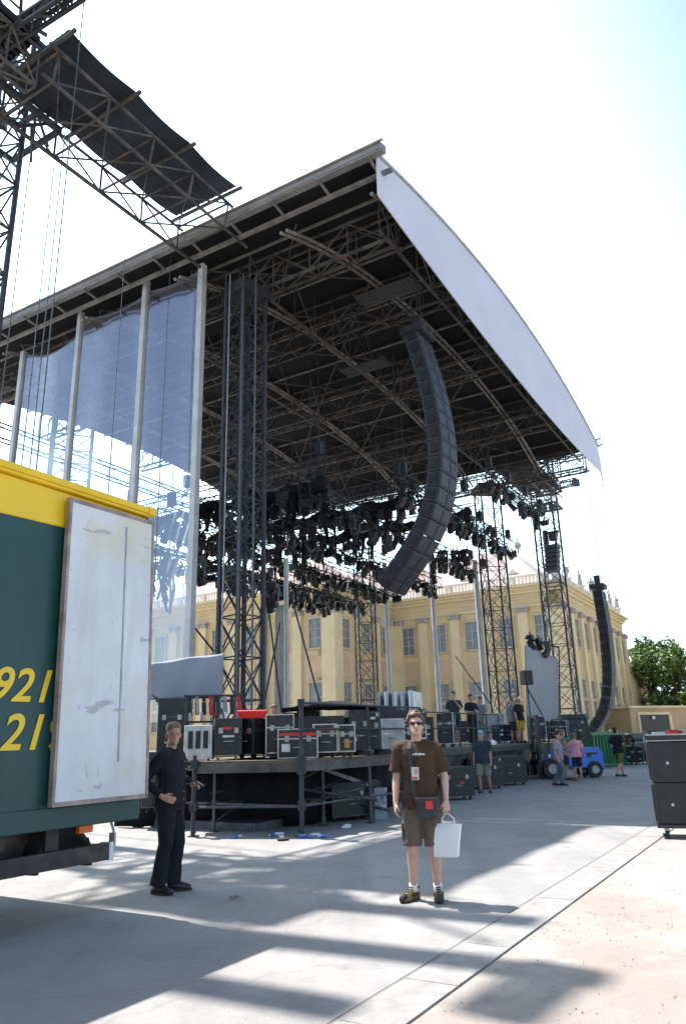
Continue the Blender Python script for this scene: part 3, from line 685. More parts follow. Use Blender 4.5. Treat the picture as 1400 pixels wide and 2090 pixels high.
# grey props standing at the back
for x, yb, yt, lab in ((585, 1450, 1170, 'grey upright pole near the red box, in front of the palace wing'), (797, 1440, 1165, 'grey upright pole right of the slender lattice tower'), (897, 1450, 1130, 'grey upright pole right of the column foot'), (992, 1452, 1160, 'grey upright pole just left of the far black tower')):
    bb = 24 if x < 600 else 44
    p = px(x, yb, b=bb); q = px(x, yt, b=bb); h = px(x, yt, b=bb).z+.6; r = .1 if bb < 30 else .16
    single('prop_pole', G().bar((p.x, p.y, .3), (p.x, p.y, h), r, 10).box((p.x, p.y, .35), (r*5, r*5, .1)), polem, lab, 'pole', 'grey poles standing across the back', smooth=False)
for (x0, y0, x1, y1, b, lab) in ((593, 1210, 655, 1442, 24, 'dark slanting brace right of the grey upright pole'), (549, 1250, 575, 1452, 22, 'dark slanting brace just right of the near tower'), (572, 1270, 536, 1450, 22.3, 'thin slanting brace crossing the dark one beside the near tower'), (393, 1275, 437, 1330, 20, 'thin reddish stay between the grey pole and the near tower'), (930, 1340, 1003, 1440, 43, 'thin dark stay left of the far black tower')):
    single('stay_brace', G().bar(px(x0, y0, b=b), px(x1, y1, b=b), .035, 6), steelb, lab, 'brace')
# pale drape strips hanging between tower and pole
for x0, x1, lab in ((527, 547, 'pale drape strip hanging right beside the near tower'), (560, 581, 'pale drape strip hanging left of the grey upright pole')):
    g = G(); p = px(x0, 1300, b=26); q = px(x1, 1300, b=26); rings = []; d = q-p; d.z = 0; nrm = Vector((-d.y, d.x, 0)).normalized()
    for j in range(13):
        z = 1.3+(7.2-1.3)*j/12; up = []; lo = []
        for i in range(13):
            c = Vector((p.x, p.y, z))+d*(i/12)+nrm*.06*math.sin(i*1.9+j*.1); up.append(c); lo.append(c+nrm*.02)
        rings.append(up+lo[::-1])
    single('pale_drape', g.loft(rings), mat('pale_drape', (.6, .56, .5), .9, bump=.3) if 'pale_drape' not in MATS else MATS['pale_drape'], lab, 'drape', smooth=True)
print('LAMPS', nl)
# ------------------------------------------------------------------ stage decks
def frame_of(p, q):
    d = Vector((q[0]-p[0], q[1]-p[1], 0)); L = d.length; d.normalize(); return d, Vector((-d.y, d.x, 0)), L
def platform(label, p, q, depth, z, nx, ny, railz=()):
    d, nrm, L = frame_of(p, q); p = Vector((p[0], p[1], 0)); t = thing('scaffold_platform', label, 'stage platform', p+d*L/2+nrm*depth/2)
    M = Matrix((d, nrm, ZV)).transposed()
    part('deck_board', G().box(p+d*L/2+nrm*depth/2+ZV*(z-.02), (L-.02, depth-.02, .04), m=M), wood, t)
    g = G().box(p+d*L/2+ZV*(z-.12), (L, .07, .16), m=M).box(p+d*L/2+nrm*depth+ZV*(z-.12), (L, .06, .16), m=M)
    for i in range(nx+1): g.box(p+d*(L*i/nx)+nrm*depth/2+ZV*(z-.13), (.06, depth, .1), m=M)
    part('deck_beam', g, rust, t)
    for i in range(nx+1):
        for j in range(ny+1):
            o = p+d*(L*i/nx)+nrm*(depth*j/ny); top = z-.05
            l = part('leg', G().bar(o+ZV*.02, o+ZV*top, .028, 8).box(o+ZV*.01, (.16, .16, .02), m=M).bar(o+ZV*.06, o+ZV*.16, .045, 8), steel, t)
    g = G()
    for zz in (.48, ):
        for j in range(ny+1):
            g.bar(p+nrm*(depth*j/ny)+ZV*zz, p+d*L+nrm*(depth*j/ny)+ZV*zz, .024, 6)
        for i in range(nx+1): g.bar(p+d*(L*i/nx)+ZV*zz, p+d*(L*i/nx)+nrm*depth+ZV*zz, .024, 6)
    for i in range(nx):
        g.bar(p+d*(L*i/nx)+nrm*depth*.5+ZV*.15, p+d*(L*(i+1)/nx)+nrm*depth*.5+ZV*(z-.2), .022, 6)
    for i in range(nx+1):
        for j in range(ny+1): g.bar(p+d*(L*i/nx)+nrm*(depth*j/ny)+ZV*.42, p+d*(L*i/nx)+nrm*(depth*j/ny)+ZV*.54, .05, 8)
    part('ledger', g, steel, t)
    if railz:
        g = G()
        for zz in railz: g.bar(p+ZV*zz, p+d*L+ZV*zz, .022, 6)
        for i in range(nx+1): g.bar(p+d*(L*i/nx)+ZV*z, p+d*(L*i/nx)+ZV*max(railz), .026, 6)
        part('guard_rail', g, steelb, t)
    return t
D1, D2, D3 = (-2.75, 14.03), (-.85, 13.63), (.42, 15.4)
platform('near scaffold platform with a weathered edge beam behind the man in black', D1, D2, 3.2, 1.24, 1, 2)
platform('scaffold platform with a guard rail, behind the man in the brown shirt', D2, (1.62, 17.4), 4.0, 1.24, 2, 2, (1.75, 2.2))
# tall black corner post at the joint of the two platforms
single('corner_post', G().bar((-.83, 13.58, 0), (-.83, 13.58, 2.25), .04, 10).box((-.83, 13.58, .5), (.13, .13, .16)).box((-.83, 13.58, 1.15), (.15, .15, .3)).box((-.83, 13.58, 2.2), (.12, .12, .12)), steelb, 'tall black corner post between the two scaffold platforms', 'post')
single('clamp_post', G().bar((-2.76, 13.98, 0), (-2.76, 13.98, 1.35), .035, 10).box((-2.76, 13.98, .5), (.13, .13, .15)).box((-2.76, 13.98, 1.2), (.12, .12, .14)), steelb, 'short black post by the right hand of the man in black', 'post')
st = thing('main_stage', 'long black main stage deck under the roof, people standing on its far front', 'stage', P(20, 26, 0))
part('deck', G().abox(10.15, 23.9, 1.2, 1.9, 12.6, .06).abox(21.1, 27.5, 1.2, 20.0, 25, .06), wood, st)
part('skirt', G().abox(10.2, 23.9, .02, 1.8, 12.4, 1.12).abox(21.4, 27.5, .02, 20.2, 24.4, 1.12), blackm, st)
g = G()
for i in range(6):
    g.bar(P(9.15, 17.7+i*2.4, 0), P(9.15, 17.7+i*2.4, 1.2), .035, 6)
    if i < 5: g.bar(P(9.15, 17.7+i*2.4, .5), P(9.15, 20.1+i*2.4, .5), .025, 6); g.bar(P(9.15, 17.7+i*2.4, .1), P(9.15, 20.1+i*2.4, 1.1), .022, 6)
g.abox(9.17, 23.9, 1.05, .12, 12.7, .15)
part('front_frame', g, steelb, st)
g = G()
for i in range(8):
    p = P(9.4, 17.8+i*1.2, 1.26); g.bar(p, p+ZV*1.0, .024, 6)
    if i < 7:
        for h in (.55, 1.0): g.bar(p+ZV*h, p+ZV*h+BV*1.2, .022, 6)
part('guard_rail', g, steelb, st)
# ------------------------------------------------------------------ cases on the decks
RC = random.Random(5); creamm_ = mat('tape_cream', (.5, .46, .3), .7)
def case(loc, size, rz, label, m=casem, trim=alu, z0=None, wheels=True, wheelm=rubber, stripe=None, logo=None, group=None, cat='flight case', name='flight_case'):
    x, y, z = size; t = thing(name, label, cat, loc, rz, group); b = .1 if wheels else .0
    part('body', G().box((0, 0, b+z*.33), (x, y, z*.66)), m, t, local=True, bevel=.008)
    part('lid', G().box((0, 0, b+z*.835+.002), (x, y, z*.325)), m, t, local=True, bevel=.008)
    if trim:
        g = G(); e = .022
        for i in (-1, 1):
            for j in (-1, 1): g.box((i*(x/2), j*(y/2), b+z/2), (e, e, z+.01))
            for k in (0, 1):
                g.box((0, i*y/2, b+k*z), (x, e, e)); g.box((i*x/2, 0, b+k*z), (e, y, e))
            g.box((0, i*y/2, b+z*.665), (x, e*.7, e*1.1)); g.box((i*x/2, 0, b+z*.665), (e*.7, y, e*1.1))
        part('edge_trim', g, trim, t, local=True)
    for i in (-1, 1):
        part('latch', G().box((i*x*.28, -y/2-.012, b+z*.66), (.08, .03, .1)), galv, t, local=True)
    part('handle', G().path([(-.09, -y/2-.01, b+z*.36), (-.08, -y/2-.05, b+z*.36), (.08, -y/2-.05, b+z*.36), (.09, -y/2-.01, b+z*.36)], .012, 6), galv, t, local=True)
    if wheels:
        for i in (-1, 1):
            for j in (-1, 1):
                part('caster', G().bar((i*(x/2-.09)-.02, j*(y/2-.09), .045), (i*(x/2-.09)+.02, j*(y/2-.09), .045), .045, 10).box((i*(x/2-.09), j*(y/2-.09), .08), (.07, .07, .04)), wheelm, t, local=True)
    if logo is None and RC.random() < .75:
        part('tape_label', G().box((RC.uniform(-.3, .3)*x, -y/2-.004, b+z*RC.uniform(.2, .55)), (RC.uniform(.08, .22), .006, RC.uniform(.03, .09))), RC.choice((whitem, paper, creamm_, alu, redlab)), t, local=True)
    if RC.random() < .4: part('corner_dent', G().box((x/2-.03, -y/2-.003, b+z*RC.choice((.06, .94))), (.07, .008, .07)), galv, t, local=True)
    if stripe:
        z_, h = stripe; part('red_stripe', G().box((0, -y/2-.004, b+z*z_), (x*.94, .008, h)), redlab, t, local=True)
    if logo:
        for f, (dx, dz, w, h, mm) in enumerate(logo): part('label', G().box((dx, -y/2-.006, b+z*dz), (w, .01, h)), mm, t, local=True)
    return t
def on(x, y, Y, z): p = px(x, y, Y=Y); return (p.x, p.y, z)
ZD = 1.24
case(on(464, 1548, 14.9, ZD), (.52, .55, .66), R(12), 'black flight case with a red badge and yellow wheels at the platform corner', wheelm=mat('wheel_yellow', (.6, .5, .12), .6), trim=None, logo=((-.02, .72, .16, .05, redlab), (0, .5, .22, .04, alu)))
case(on(518, 1546, 15.2, ZD), (.5, .5, .64), R(-40), 'black flight case with a red badge, turned, left of the silver edged case', trim=steel, logo=((.08, .62, .14, .06, redlab),))
t = thing('red_box', 'bright red plastic box lying on top of the black cases', 'box', on(515, 1468, 15.1, 2.0), R(4))
g = G().loft([[Vector((sx*a, sy*c, z)) for sx, sy in ((-1, -1), (1, -1), (1, 1), (-1, 1))] for a, c, z in ((.25, .18, 0), (.275, .2, .1), (.29, .21, .105), (.29, .21, .135), (.27, .195, .145))]); part('tub', g, redm, t, local=True)
part('handle', G().path([(-.27, -.06, .07), (-.32, -.05, .07), (-.32, .05, .07), (-.27, .06, .07)], .01), redm, t, local=True)
# amplifier rack
t = thing('amplifier_rack', 'silver amplifier rack with dark slots at the left of the black cases', 'rack', on(405, 1548, 14.8, ZD), R(8))
part('housing', G().box((0, 0, .34), (.52, .5, .6)), alu, t, local=True, bevel=.012)
for i in range(3): part('front_slot', G().box((-.14+.14*i, -.255, .38), (.09, .02, .32)), blackm, t, local=True)
for i in (-1, 1): part('caster', G().bar((i*.2-.02, -.2, .035), (i*.2+.02, -.2, .035), .04, 10), rubber, t, local=True)
# rack of small lamps
t = thing('lamp_rack', 'black open rack holding a row of small lamps above the amplifier rack', 'rack', on(437, 1470, 16.4, ZD), R(6))
g = G()
for x in (-.6, 0, .6):
    for y in (-.2, .2): g.bar((x, y, 0), (x, y, 1.3), .02)
for z in (.75, 1.28):
    for y in (-.2, .2): g.bar((-.62, y, z), (.62, y, z), .022)
part('frame', g, steelb, t, local=True)
for i in range(8): 
    part('lamp', G().bar((-.52+.148*i, 0, 1.15), (-.5+.148*i, -.05, .9), .05, 8).box((-.52+.148*i, 0, 1.22), (.07, .1, .1)), (blackm, galv, blackm, redlab)[i % 4], t, local=True)
for i in range(5): part('lamp_yoke', G().box((-.5+.25*i, -.1, .85), (.05, .03, .18)), (whitem, galv, redlab)[i % 3], t, local=True)
# silver edged cases
creamm = mat('case_trim_cream', (.5, .47, .4), .5, .1)
case(on(572, 1546, 14.9, ZD), (.52, .5, .7), R(4), 'tall black case with pale edges, standing right of the red badge cases', trim=creamm)
case(on(607, 1535, 14.5, ZD+.02), (.72, .5, .5), R(6), 'low flight case with cream edges and a long red stripe behind the corner post', trim=creamm, stripe=(.82, .055), logo=((-.22, .35, .15, .14, alu), (.06, .35, .06, .2, whitem)), wheels=False)
case(on(664, 1534, 14.9, ZD), (.44, .45, .5), R(4), 'smaller flight case with a red stripe, right of the long striped one', trim=creamm, stripe=(.8, .05), wheels=True)
case(on(708, 1536, 15.0, ZD), (.3, .4, .48), R(2), 'narrow grey edged case with an orange label, right of the striped cases', trim=creamm, logo=((0, .3, .1, .16, mat('label_orange', (.5, .24, .06), .5)),))
case(on(640, 1500, 16.2, ZD), (1.25, .6, .78), R(3), 'long black case behind the striped flight cases', trim=steelb, wheels=False)
case(on(735, 1532, 16.0, ZD), (.42, .5, .78), R(0), 'upright black case left of the pale folded panels', trim=steelb)
case(on(762, 1530, 16.3, ZD), (.3, .5, .74), R(-4), 'narrow black case beside the railing right of the upright one', trim=steel, logo=((0, .85, .14, .05, whitem),))
case(on(800, 1530, 17.2, ZD), (.48, .5, .62), R(5), 'grey case with pale edges behind the railing near the head of the man in brown', m=galv, trim=alu)
case(on(846, 1525, 18.0, ZD), (.5, .5, .5), R(2), 'dark case hidden partly behind the man in brown', trim=alu)
for i, (x, y, Y) in enumerate(((602, 1500, 16.9), (630, 1500, 17.2), (668, 1500, 17.0), (700, 1500, 17.3), (722, 1500, 17.6), (748, 1500, 17.9), (785, 1500, 18.6), (835, 1500, 19.0), (862, 1500, 19.6))):
    case(on(x, y, Y, ZD), (random.uniform(.4, .75), .5, random.uniform(.6, .95)), R(random.uniform(-12, 12)), 'plain black case in the crowded second row behind the striped flight cases', trim=(steelb, steel, None)[i % 3], group='cases in the second row')
for i, (x, Y, lab) in enumerate(((560, 14.4, 'coil of black cable lying at the platform edge before the tall black case'), (742, 15.1, 'coil of black cable on the railed platform by the upright black case'), (782, 16.0, 'coil of black cable near the grey case behind the railing'))):
    p = on(x, 1540, Y, ZD); g = G(); g.path([Vector((p[0]+(.17+.015*math.sin(k*.9))*math.cos(k*.42), p[1]+(.17+.015*math.sin(k*.9))*math.sin(k*.42), p[2]+.02+.0012*k)) for k in range(75)], .013, 5); single('cable_coil', g, blackm, lab, 'cable', smooth=True)
# pale panels standing upright
t = thing('panel_stack', 'row of pale grey panels standing upright behind the black cases', 'panels', on(818, 1468, 19.5, ZD), R(-20))
for i in range(9): part('panel', G().box((-.42+.105*i, .02*(i % 3), .78), (.05, .9, 1.3+.03*(i % 2)), .12*(i % 2)), (galv, whitem, alu)[i % 3], t, local=True)
# umbrella-like black cover lying on the cases
g = G(); rings = []
for i in range(7):
    q = i/6; rings.append([on_ for on_ in [Vector((px(672, 1440, Y=16.5).x+(-1.0+2.0*q), px(672, 1440, Y=16.5).y+.45*math.cos(k*.785), 2.17+.16*math.sin(math.pi*q)*(.6+.4*math.sin(k*.785))+.05*math.sin(k*2+i))) for k in range(8)]])
single('black_cover', g.loft(rings), c_drape, 'loose black cover lying over the long black case', 'cover', smooth=True)
# grey cover sheet and clutter behind the man in black
g = G(); vs = []; n = 24; m_ = 10
for j in range(m_+1):
    for i in range(n+1):
        u = i/n; v = j/m_; p = px(306+150*u, 1352-20*u, Y=16.6); zt = p.z; zb = 2.48
        vs.append(Vector((p.x, p.y+.03*math.sin(u*14+v*2)*v+.1*(1-v), zt+(zb-zt)*v-.012*math.sin(u*9)*(1-v))))
g.add(vs, [(j*(n+1)+i, j*(n+1)+i+1, (j+1)*(n+1)+i+1, (j+1)*(n+1)+i) for j in range(m_) for i in range(n)])
o = single('grey_cover_sheet', g, tarp_grey, 'blue grey cover sheet stretched below the pole foot, right of the truck door', 'cover sheet', smooth=True)
sm = o.modifiers.new('solid', 'SOLIDIFY'); sm.thickness = .012
for i, (x, w, h, lab) in enumerate(((325, .5, 1.0, 'dark upright case half hidden behind the truck door edge'), (352, .55, 1.12, 'dark case behind the head of the man in black'))):
    case(on(x, 1540, 15.6+i*.4, .3 if i == 0 else ZD), (w, .5, h), R(5), lab, trim=steel)
g = G()
for k in range(5): g.path([on_v for on_v in (px(312+k*4, 1418+k*6, Y=16), px(335+k*3, 1430+k*5, Y=15.9), px(372, 1424+k*7, Y=16))], .03, 6)
single('pipe_pile', g, steelb, 'dark pipes lying under the blue grey cover sheet', 'pipes')
# things under the decks
for i, (x, y, Y, s, lab) in enumerate(((700, 1660, 16.2, (.9, .6, .62), 'black case pushed under the railed platform'), (742, 1655, 16.6, (.5, .5, .6), 'dark case beside the pale box under the railed platform'), (655, 1665, 16.5, (.5, .5, .6), 'dark case farthest left under the railed platform'))):
    p = px(x, y, Y=Y); case((p.x, p.y, 0), s, R(35), lab, trim=steel)
p = px(767, 1655, Y=16.3); case((p.x, p.y, 0), (.3, .4, .6), R(30), 'pale blue grey box under the railed platform, next to its last leg', m=tarp_grey, trim=None, wheels=False, name='storage_box', cat='box')
g = G()
for k in range(11):
    a = px(random.uniform(420, 720), random.uniform(1600, 1680), Y=random.uniform(15, 16.5)); ang = random.uniform(-.3, .5); L = random.uniform(.5, 1.3)
    g.bar((a.x, a.y, max(a.z, .06)), (a.x+L*math.cos(ang), a.y+L*math.sin(ang), max(.06, a.z+random.uniform(-.2, .3))), .03, 6)
g.abox(10.2, 12.4, .0, 2.6, 1.6, .14)
single('scrap_tubes', g, steel, 'scattered steel tubes stored below the near platform', 'tubes')
g = G(); 
for k in range(2): g.bar(px(640, 1560, Y=15)+Vector((k*.05, 0, -k*.05)), px(735, 1595, Y=16)+Vector((k*.05, 0, -k*.05)), .022, 6)
single('grey_tube_bundle', g, galv, 'grey tubes slanting under the railed platform deck', 'tubes')
# draped back wall below the decks
g = G(); vs = []; n = 60
CP = [Vector(q) for q in ((-4.7, 15.9, 0), (-2.6, 15.5, 0), (-.95, 15.2, 0), (.3, 17.0, 0), (1.0, 18.8, 0))]; nr = Vector((-.2, 1, 0))
def cpt(u): u = min(u*4, 3.999); i = int(u); return CP[i].lerp(CP[i+1], u-i)
for j in range(2):
    for i in range(n+1): vs.append(cpt(i/n)+nr*.05*math.sin(i*1.3)+ZV*(.02+1.08*j))
g.add(vs, [(i, i+1, n+2+i, n+1+i) for i in range(n)])
o = single('black_curtain', g, c_drape, 'black curtain closing the back below the scaffold platforms', 'curtain', smooth=True); o.modifiers.new('solid', 'SOLIDIFY').thickness = .01
# bottles and litter on the ground
def bottle(loc, m, label, rz, group, lying=True):
    t = thing('plastic_bottle', label, 'bottle', loc, rz, group); t.scale = (.75, .75, .75); prof = ((0, .03), (.01, .034), (.13, .034), (.17, .022), (.19, .014), (.21, .014))
    pts = [(z, 0, .036) if lying else (0, 0, z) for z, r in prof]
    part('bottle_body', G().path(pts, [r for z, r in prof], 10), m, t, local=True, smooth=True)
    part('bottle_cap', G().bar((.21, 0, .036) if lying else (0, 0, .21), (.235, 0, .036) if lying else (0, 0, .235), .017, 10), whitem if m is litb else litb, t, local=True)
for i, (x, y) in enumerate(((478, 1712), (492, 1710), (560, 1706), (578, 1712), (612, 1711), (622, 1708), (634, 1712), (648, 1710), (657, 1711), (702, 1688))):
    p = px(x, y, z=0.002); bottle((p.x, p.y, .002), litb if i % 2 == 0 else litw, 'crumpled blue plastic bottle lying before the scaffold legs' if i % 2 == 0 else 'clear plastic bottle lying before the scaffold legs', random.random()*6, 'blue bottles on the ground' if i % 2 == 0 else 'clear bottles on the ground')
for i, (x, y, lab, m) in enumerate(((570, 1704, 'crumpled white cloth on the ground under the near platform', c_white), (640, 1706, 'white rag among the bottles by the corner post', c_white), (579, 1716, 'small dark red rag on the ground before the corner post', c_brown), (706, 1690, 'white crumpled bag under the railed platform', paper), (478, 1835, 'small dark stone lying on the road between the two men', joint))):
    p = px(x, y, z=0.0); g = G()
    for k in range(3): g.ell(p+Vector((random.uniform(-.05, .05), random.uniform(-.03, .03), .02)), (.07, .05, .025) if m != joint else (.03, .02, .012), 8, 5)
    single('rag' if m != joint else 'stone', g, m, lab, 'rag' if m != joint else 'stone', smooth=True)
# ------------------------------------------------------------------ truck trailer
TA, TB = 5.93, 5.83
tr = thing('truck_trailer', 'dark green truck trailer with a yellow top band, rear door folded back along its side', 'truck', P(TA+1.25, TB-5.5, 0))
part('body', G().abox(TA+1.25, TB-5.5, .92, 2.5, 11, 2.7), green, tr)
g = G(); vs = []
for a in (TA-.012, TA+2.5):
    for b_, z0, z1 in ((TB-11, 3.35, 3.98), (TB, 3.64, 3.98)): vs += [P(a, b_, z0), P(a, b_, z1)]
g.add(vs, [(0, 1, 3, 2), (4, 6, 7, 5), (0, 4, 5, 1), (2, 3, 7, 6), (1, 5, 7, 3), (0, 2, 6, 4)])
g.abox(TA+1.25, TB-5.5, 3.985, 2.62, 11.06, .1)
part('yellow_band', g, yellow, tr, bevel=.015)
part('roof_rail', G().bar(P(TA-.05, TB-11, 4.05), P(TA-.05, TB+.03, 4.05), .045, 8).bar(P(TA-.05, TB-.04, 4.05), P(TA-.05, TB+.06, 4.05), .06, 8), yellow, tr)
part('side_sill', G().abox(TA+.02, TB-5.5, .8, .08, 11, .19), green, tr, bevel=.01)
part('rear_frame', G().abox(TA+.04, TB-.03, .86, .1, .1, 3.15).abox(TA+2.46, TB-.03, .86, .1, .1, 3.15).abox(TA+1.25, TB-.03, .84, 2.5, .12, .14), chass, tr)
DB, DW = TB-.575, 1.1
d = part('rear_door', G().box(P(TA-.10, DB, 2.455), (.045, DW, 2.87), -RZ+R(-1.5)), doorm, tr, bevel=.006, label='scuffed pale aluminium door folded back')
g = G()
for z in (1.015, 3.885): g.box(P(TA-.10, DB, z), (.062, DW+.02, .04), -RZ+R(-1.5))
M_ = Matrix.Rotation(-RZ+R(-1.5), 3, 'Z')
for s in (-1, 1): g.box(P(TA-.10, DB, 2.455)+M_ @ Vector((0, s*DW/2, 0)), (.062, .03, 2.9), -RZ+R(-1.5))
part('door_edge', g, mat('door_edge_rust', (.32, .25, .22), .6, .2, .3, 5), d)
g = G(); c = P(TA-.10, DB, 2.455)
g.box(c+M_ @ Vector((.026, .17, .1)), (.006, .018, 2.4), -RZ+R(-1.5)); part('door_seam', g, galv, d)
g = G()
for z in (1.3, 2.2, 3.2): g.bar(P(TA-.07, TB-.0, z), P(TA-.07, TB-.0, z+.14), .03, 8)
part('hinge', g, galv, d)
ch = part('chassis', G().abox(TA+.55, TB-5.9, .52, .3, 10, .36).abox(TA+1.95, TB-5.9, .52, .3, 10, .36).abox(TA+.12, TB-5.95, .68, .1, 9, .22), chass, tr)
part('underrun_bar', G().abox(TA+.12, TB-1.3, .46, .12, 2.0, .15).abox(TA+.5, TB-.9, .5, .7, .14, .3), chass, tr)
part('bar_end_cap', G().abox(TA+.12, TB-.28, .455, .14, .05, .16), whitem, tr)
part('drop_leg', G().abox(TA+.12, TB-1.78, .38, .14, .3, .36).bar(P(TA+.05, TB-1.78, .38), P(TA+.2, TB-1.78, .38), .1, 12), chass, tr)
g = G()
for k in range(9):
    t_ = math.pi*k/8; g.box(P(TA+.38, TB-.72+.3*math.cos(t_), .5+.26*math.sin(t_)), (.4, .15, .04), m=Matrix.Rotation(-RZ, 3, 'Z') @ Matrix.Rotation(t_+math.pi/2, 3, 'X'))
part('mudguard', g, rubber, tr)
part('marker_lamp', G().box(P(TA+.1, TB-.58, .765), (.05, .16, .07), -RZ).box(P(TA+.12, TB-.58, .82), (.03, .05, .1), -RZ), orange, tr)
part('mud_flap', G().abox(TA+.7, TB-.3, .45, .4, .03, .45), rubber, tr)
part('tail_chain', G().path([P(TA+.3, TB-.1, .84), P(TA+.25, TB-.08, .7), P(TA+.2, TB-.12, .5)], .014, 5).box(P(TA+.24, TB-.1, .62), (.08, .02, .12), -RZ), alu, tr)
for bb in (-3.0, -4.4):
    for aa in (.2, 2.3):
        w = part('wheel', G().bar(P(TA+aa-.15, TB+bb, .5), P(TA+aa+.15, TB+bb, .5), .5, 24), rubber, tr)
        part('rim', G().bar(P(TA+aa-.17, TB+bb, .5), P(TA+aa+.17, TB+bb, .5), .28, 16), alu, w)
# the parked trailer leans a little away from the road
TILT = Matrix.Rotation(R(-2.0), 4, BV)
def lettering(txt, b, z, h, parent, a, m, name='number', shear=.26):
    cu = bpy.data.curves.new('txt', 'FONT'); cu.body = txt; cu.size = h/.70; cu.shear = shear; cu.offset = .006; cu.extrude = .004; cu.space_character = 1.06
    o = bpy.data.objects.new('txt', cu); COL.objects.link(o); dg = bpy.context.evaluated_depsgraph_get(); dg.update()
    me = bpy.data.meshes.new_from_object(o.evaluated_get(dg)); bpy.data.objects.remove(o)
    off = P(a, b, z)-rootloc(parent)
    me.transform(Matrix.Translation(off) @ Matrix((BV, ZV, -AV)).transposed().to_4x4()); me.name = name; me.materials.clear(); me.materials.append(m)
    return part(name, me, m, parent)
q = px(-16, 1440, a=TA-.01); h1 = px(60, 1372, a=TA-.01).z-px(60, 1440, a=TA-.01).z
lettering('921', q.dot(BV), px(50, 1440, a=TA-.01).z, h1, tr, TA-.008, yellow)
q = px(4, 1540, a=TA-.01)
lettering('219', q.dot(BV), px(50, 1540, a=TA-.01).z, h1*1.05, tr, TA-.008, yellow)
tr.rotation_mode = 'QUATERNION'; tr.rotation_quaternion = TILT.to_quaternion()
p = px(285, 1695, z=0); g = G()
for k in range(4): g.loft([[Vector((p.x-.15+.02*k+sx*(.42-.03*k)*q, p.y+1.2+sy*.3*q, .1*k+z)) for sx, sy in ((-1, -1), (0, -1.15), (1, -1), (1.1, 0), (1, 1), (-1, 1))] for q, z in ((.95, 0.0), (1, .04), (.97, .098))])
single('folded_cover', g, tarp_grey, 'folded pale grey cover lying on the ground behind the trailer end', 'cover')
# ------------------------------------------------------------------ loudspeaker stack at right
def sub(p, rz, label):
    t = thing('bass_loudspeaker', label, 'loudspeaker', p, rz, 'bass loudspeakers at the right edge'); x, y, z = .95, .62, .6
    part('cabinet', G().box((0, 0, z/2), (x, y, z)), boxm, t, local=True, bevel=.018)
    part('front_grille', G().box((-x/2-.012, 0, z/2), (.025, y*.9, z*.88)), grille, t, local=True)
    part('side_socket', G().bar((-.23, -y/2-.006, z*.47), (-.23, -y/2+.01, z*.47), .022, 12), alu, t, local=True)
    part('grip', G().box((.28, -y/2-.004, z*.6), (.16, .012, .07)), blackm, t, local=True)
    part('foot_rail', G().box((0, -.22, .012), (x*.9, .04, .024)).box((0, .22, .012), (x*.9, .04, .024)), rubber, t, local=True)
    return t
SP = px(1342, 1712, z=0); SR = R(-20)
ctr = Vector((SP.x, SP.y, 0)) + Matrix.Rotation(SR, 3, 'Z') @ Vector((.51, .36, 0))
t = thing('wheel_board', 'black wheeled board under the two stacked bass loudspeakers', 'dolly', ctr, SR)
part('board', G().box((0, 0, .17), (.98, .66, .05)), blackm, t, local=True)
for i in (-1, 1):
    for j in (-1, 1):
        w = part('caster', G().bar((i*.36-.025, j*.25, .06), (i*.36+.025, j*.25, .06), .06, 14), rubber, t, local=True); part('fork', G().box((i*.36, j*.25, .12), (.07, .07, .08)), galv, w, local=True)
sub(ctr+ZV*.197, SR, 'lower of the two black bass loudspeakers at the right edge, on wheels')
sub(ctr+ZV*.80, SR+R(1.2), 'upper of the two black bass loudspeakers at the right edge')
t = thing('case_lid', 'flat black lid with dark red edge on top of the bass loudspeakers', 'lid', ctr+ZV*1.402, SR)
part('panel', G().box((0, 0, .06), (1.0, .66, .1)), blackm, t, local=True, bevel=.01); part('edge_strip', G().box((0, -.332, .1), (1.0, .01, .02)).box((0, -.332, .012), (1.0, .01, .016)), galv, t, local=True)
# ------------------------------------------------------------------ forklift, container, screen
fp = px(1150, 1588, z=0); fr = R(8)
f = thing('forklift', 'bright blue forklift with a dark mast parked in front of the stage', 'forklift', (fp.x, fp.y, 0), fr)
L = 2.5
g = G(); prof = [(-.65, .35), (-.65, .62), (-.4, .75), (-.25, .95), (.35, .95), (.5, 1.05), (1.3, 1.05), (1.38, .9), (1.38, .35)]
g.loft([[Vector((x, y, z)) for x, z in prof] for y in (-.52, .52)]); part('body', g, bluem, f, local=True, bevel=.04)
part('counterweight', G().box((1.15, 0, .55), (.52, 1.1, .55)), bluem, f, local=True, bevel=.06)
part('seat', G().box((.45, 0, 1.12), (.5, .5, .12)).box((.7, 0, 1.38), (.12, .5, .5), 0), rubber, f, local=True, bevel=.03)
for y in (-.36, .36): part('headlight', G().bar((-.66, y, .78), (-.6, y, .78), .07, 12).bar((-.6, y, .62), (-.6, y, .78), .02), whitem, f, local=True)
part('hood_grille', G().box((1.2, 0, 1.055), (.3, .7, .012)).box((.95, -.525, .8), (.4, .012, .16)).box((.95, .525, .8), (.4, .012, .16)), blackm, f, local=True)
part('step', G().box((-.1, -.56, .42), (.4, .1, .05)).box((-.1, .56, .42), (.4, .1, .05)), blackm, f, local=True)
g = G()
for y in (-.45, .45): g.path([(-.3, y, .95), (-.15, y, 2.0), (.0, y, 2.1), (.9, y, 2.1), (1.1, y, 1.0)], .035, 6)
for x in (0, .3, .6, .9): g.bar((x, -.45, 2.1), (x, .45, 2.1), .025, 6)
part('overhead_guard', g, blackm, f, local=True)
part('steering_wheel', G().path([(.0+.13*math.cos(k*.524)*.7, .13*math.sin(k*.524), 1.28+.13*math.cos(k*.524)*.5) for k in range(13)], .014, 5).bar((-.15, 0, .95), (.0, 0, 1.28), .02, 6), blackm, f, local=True)
g = G()
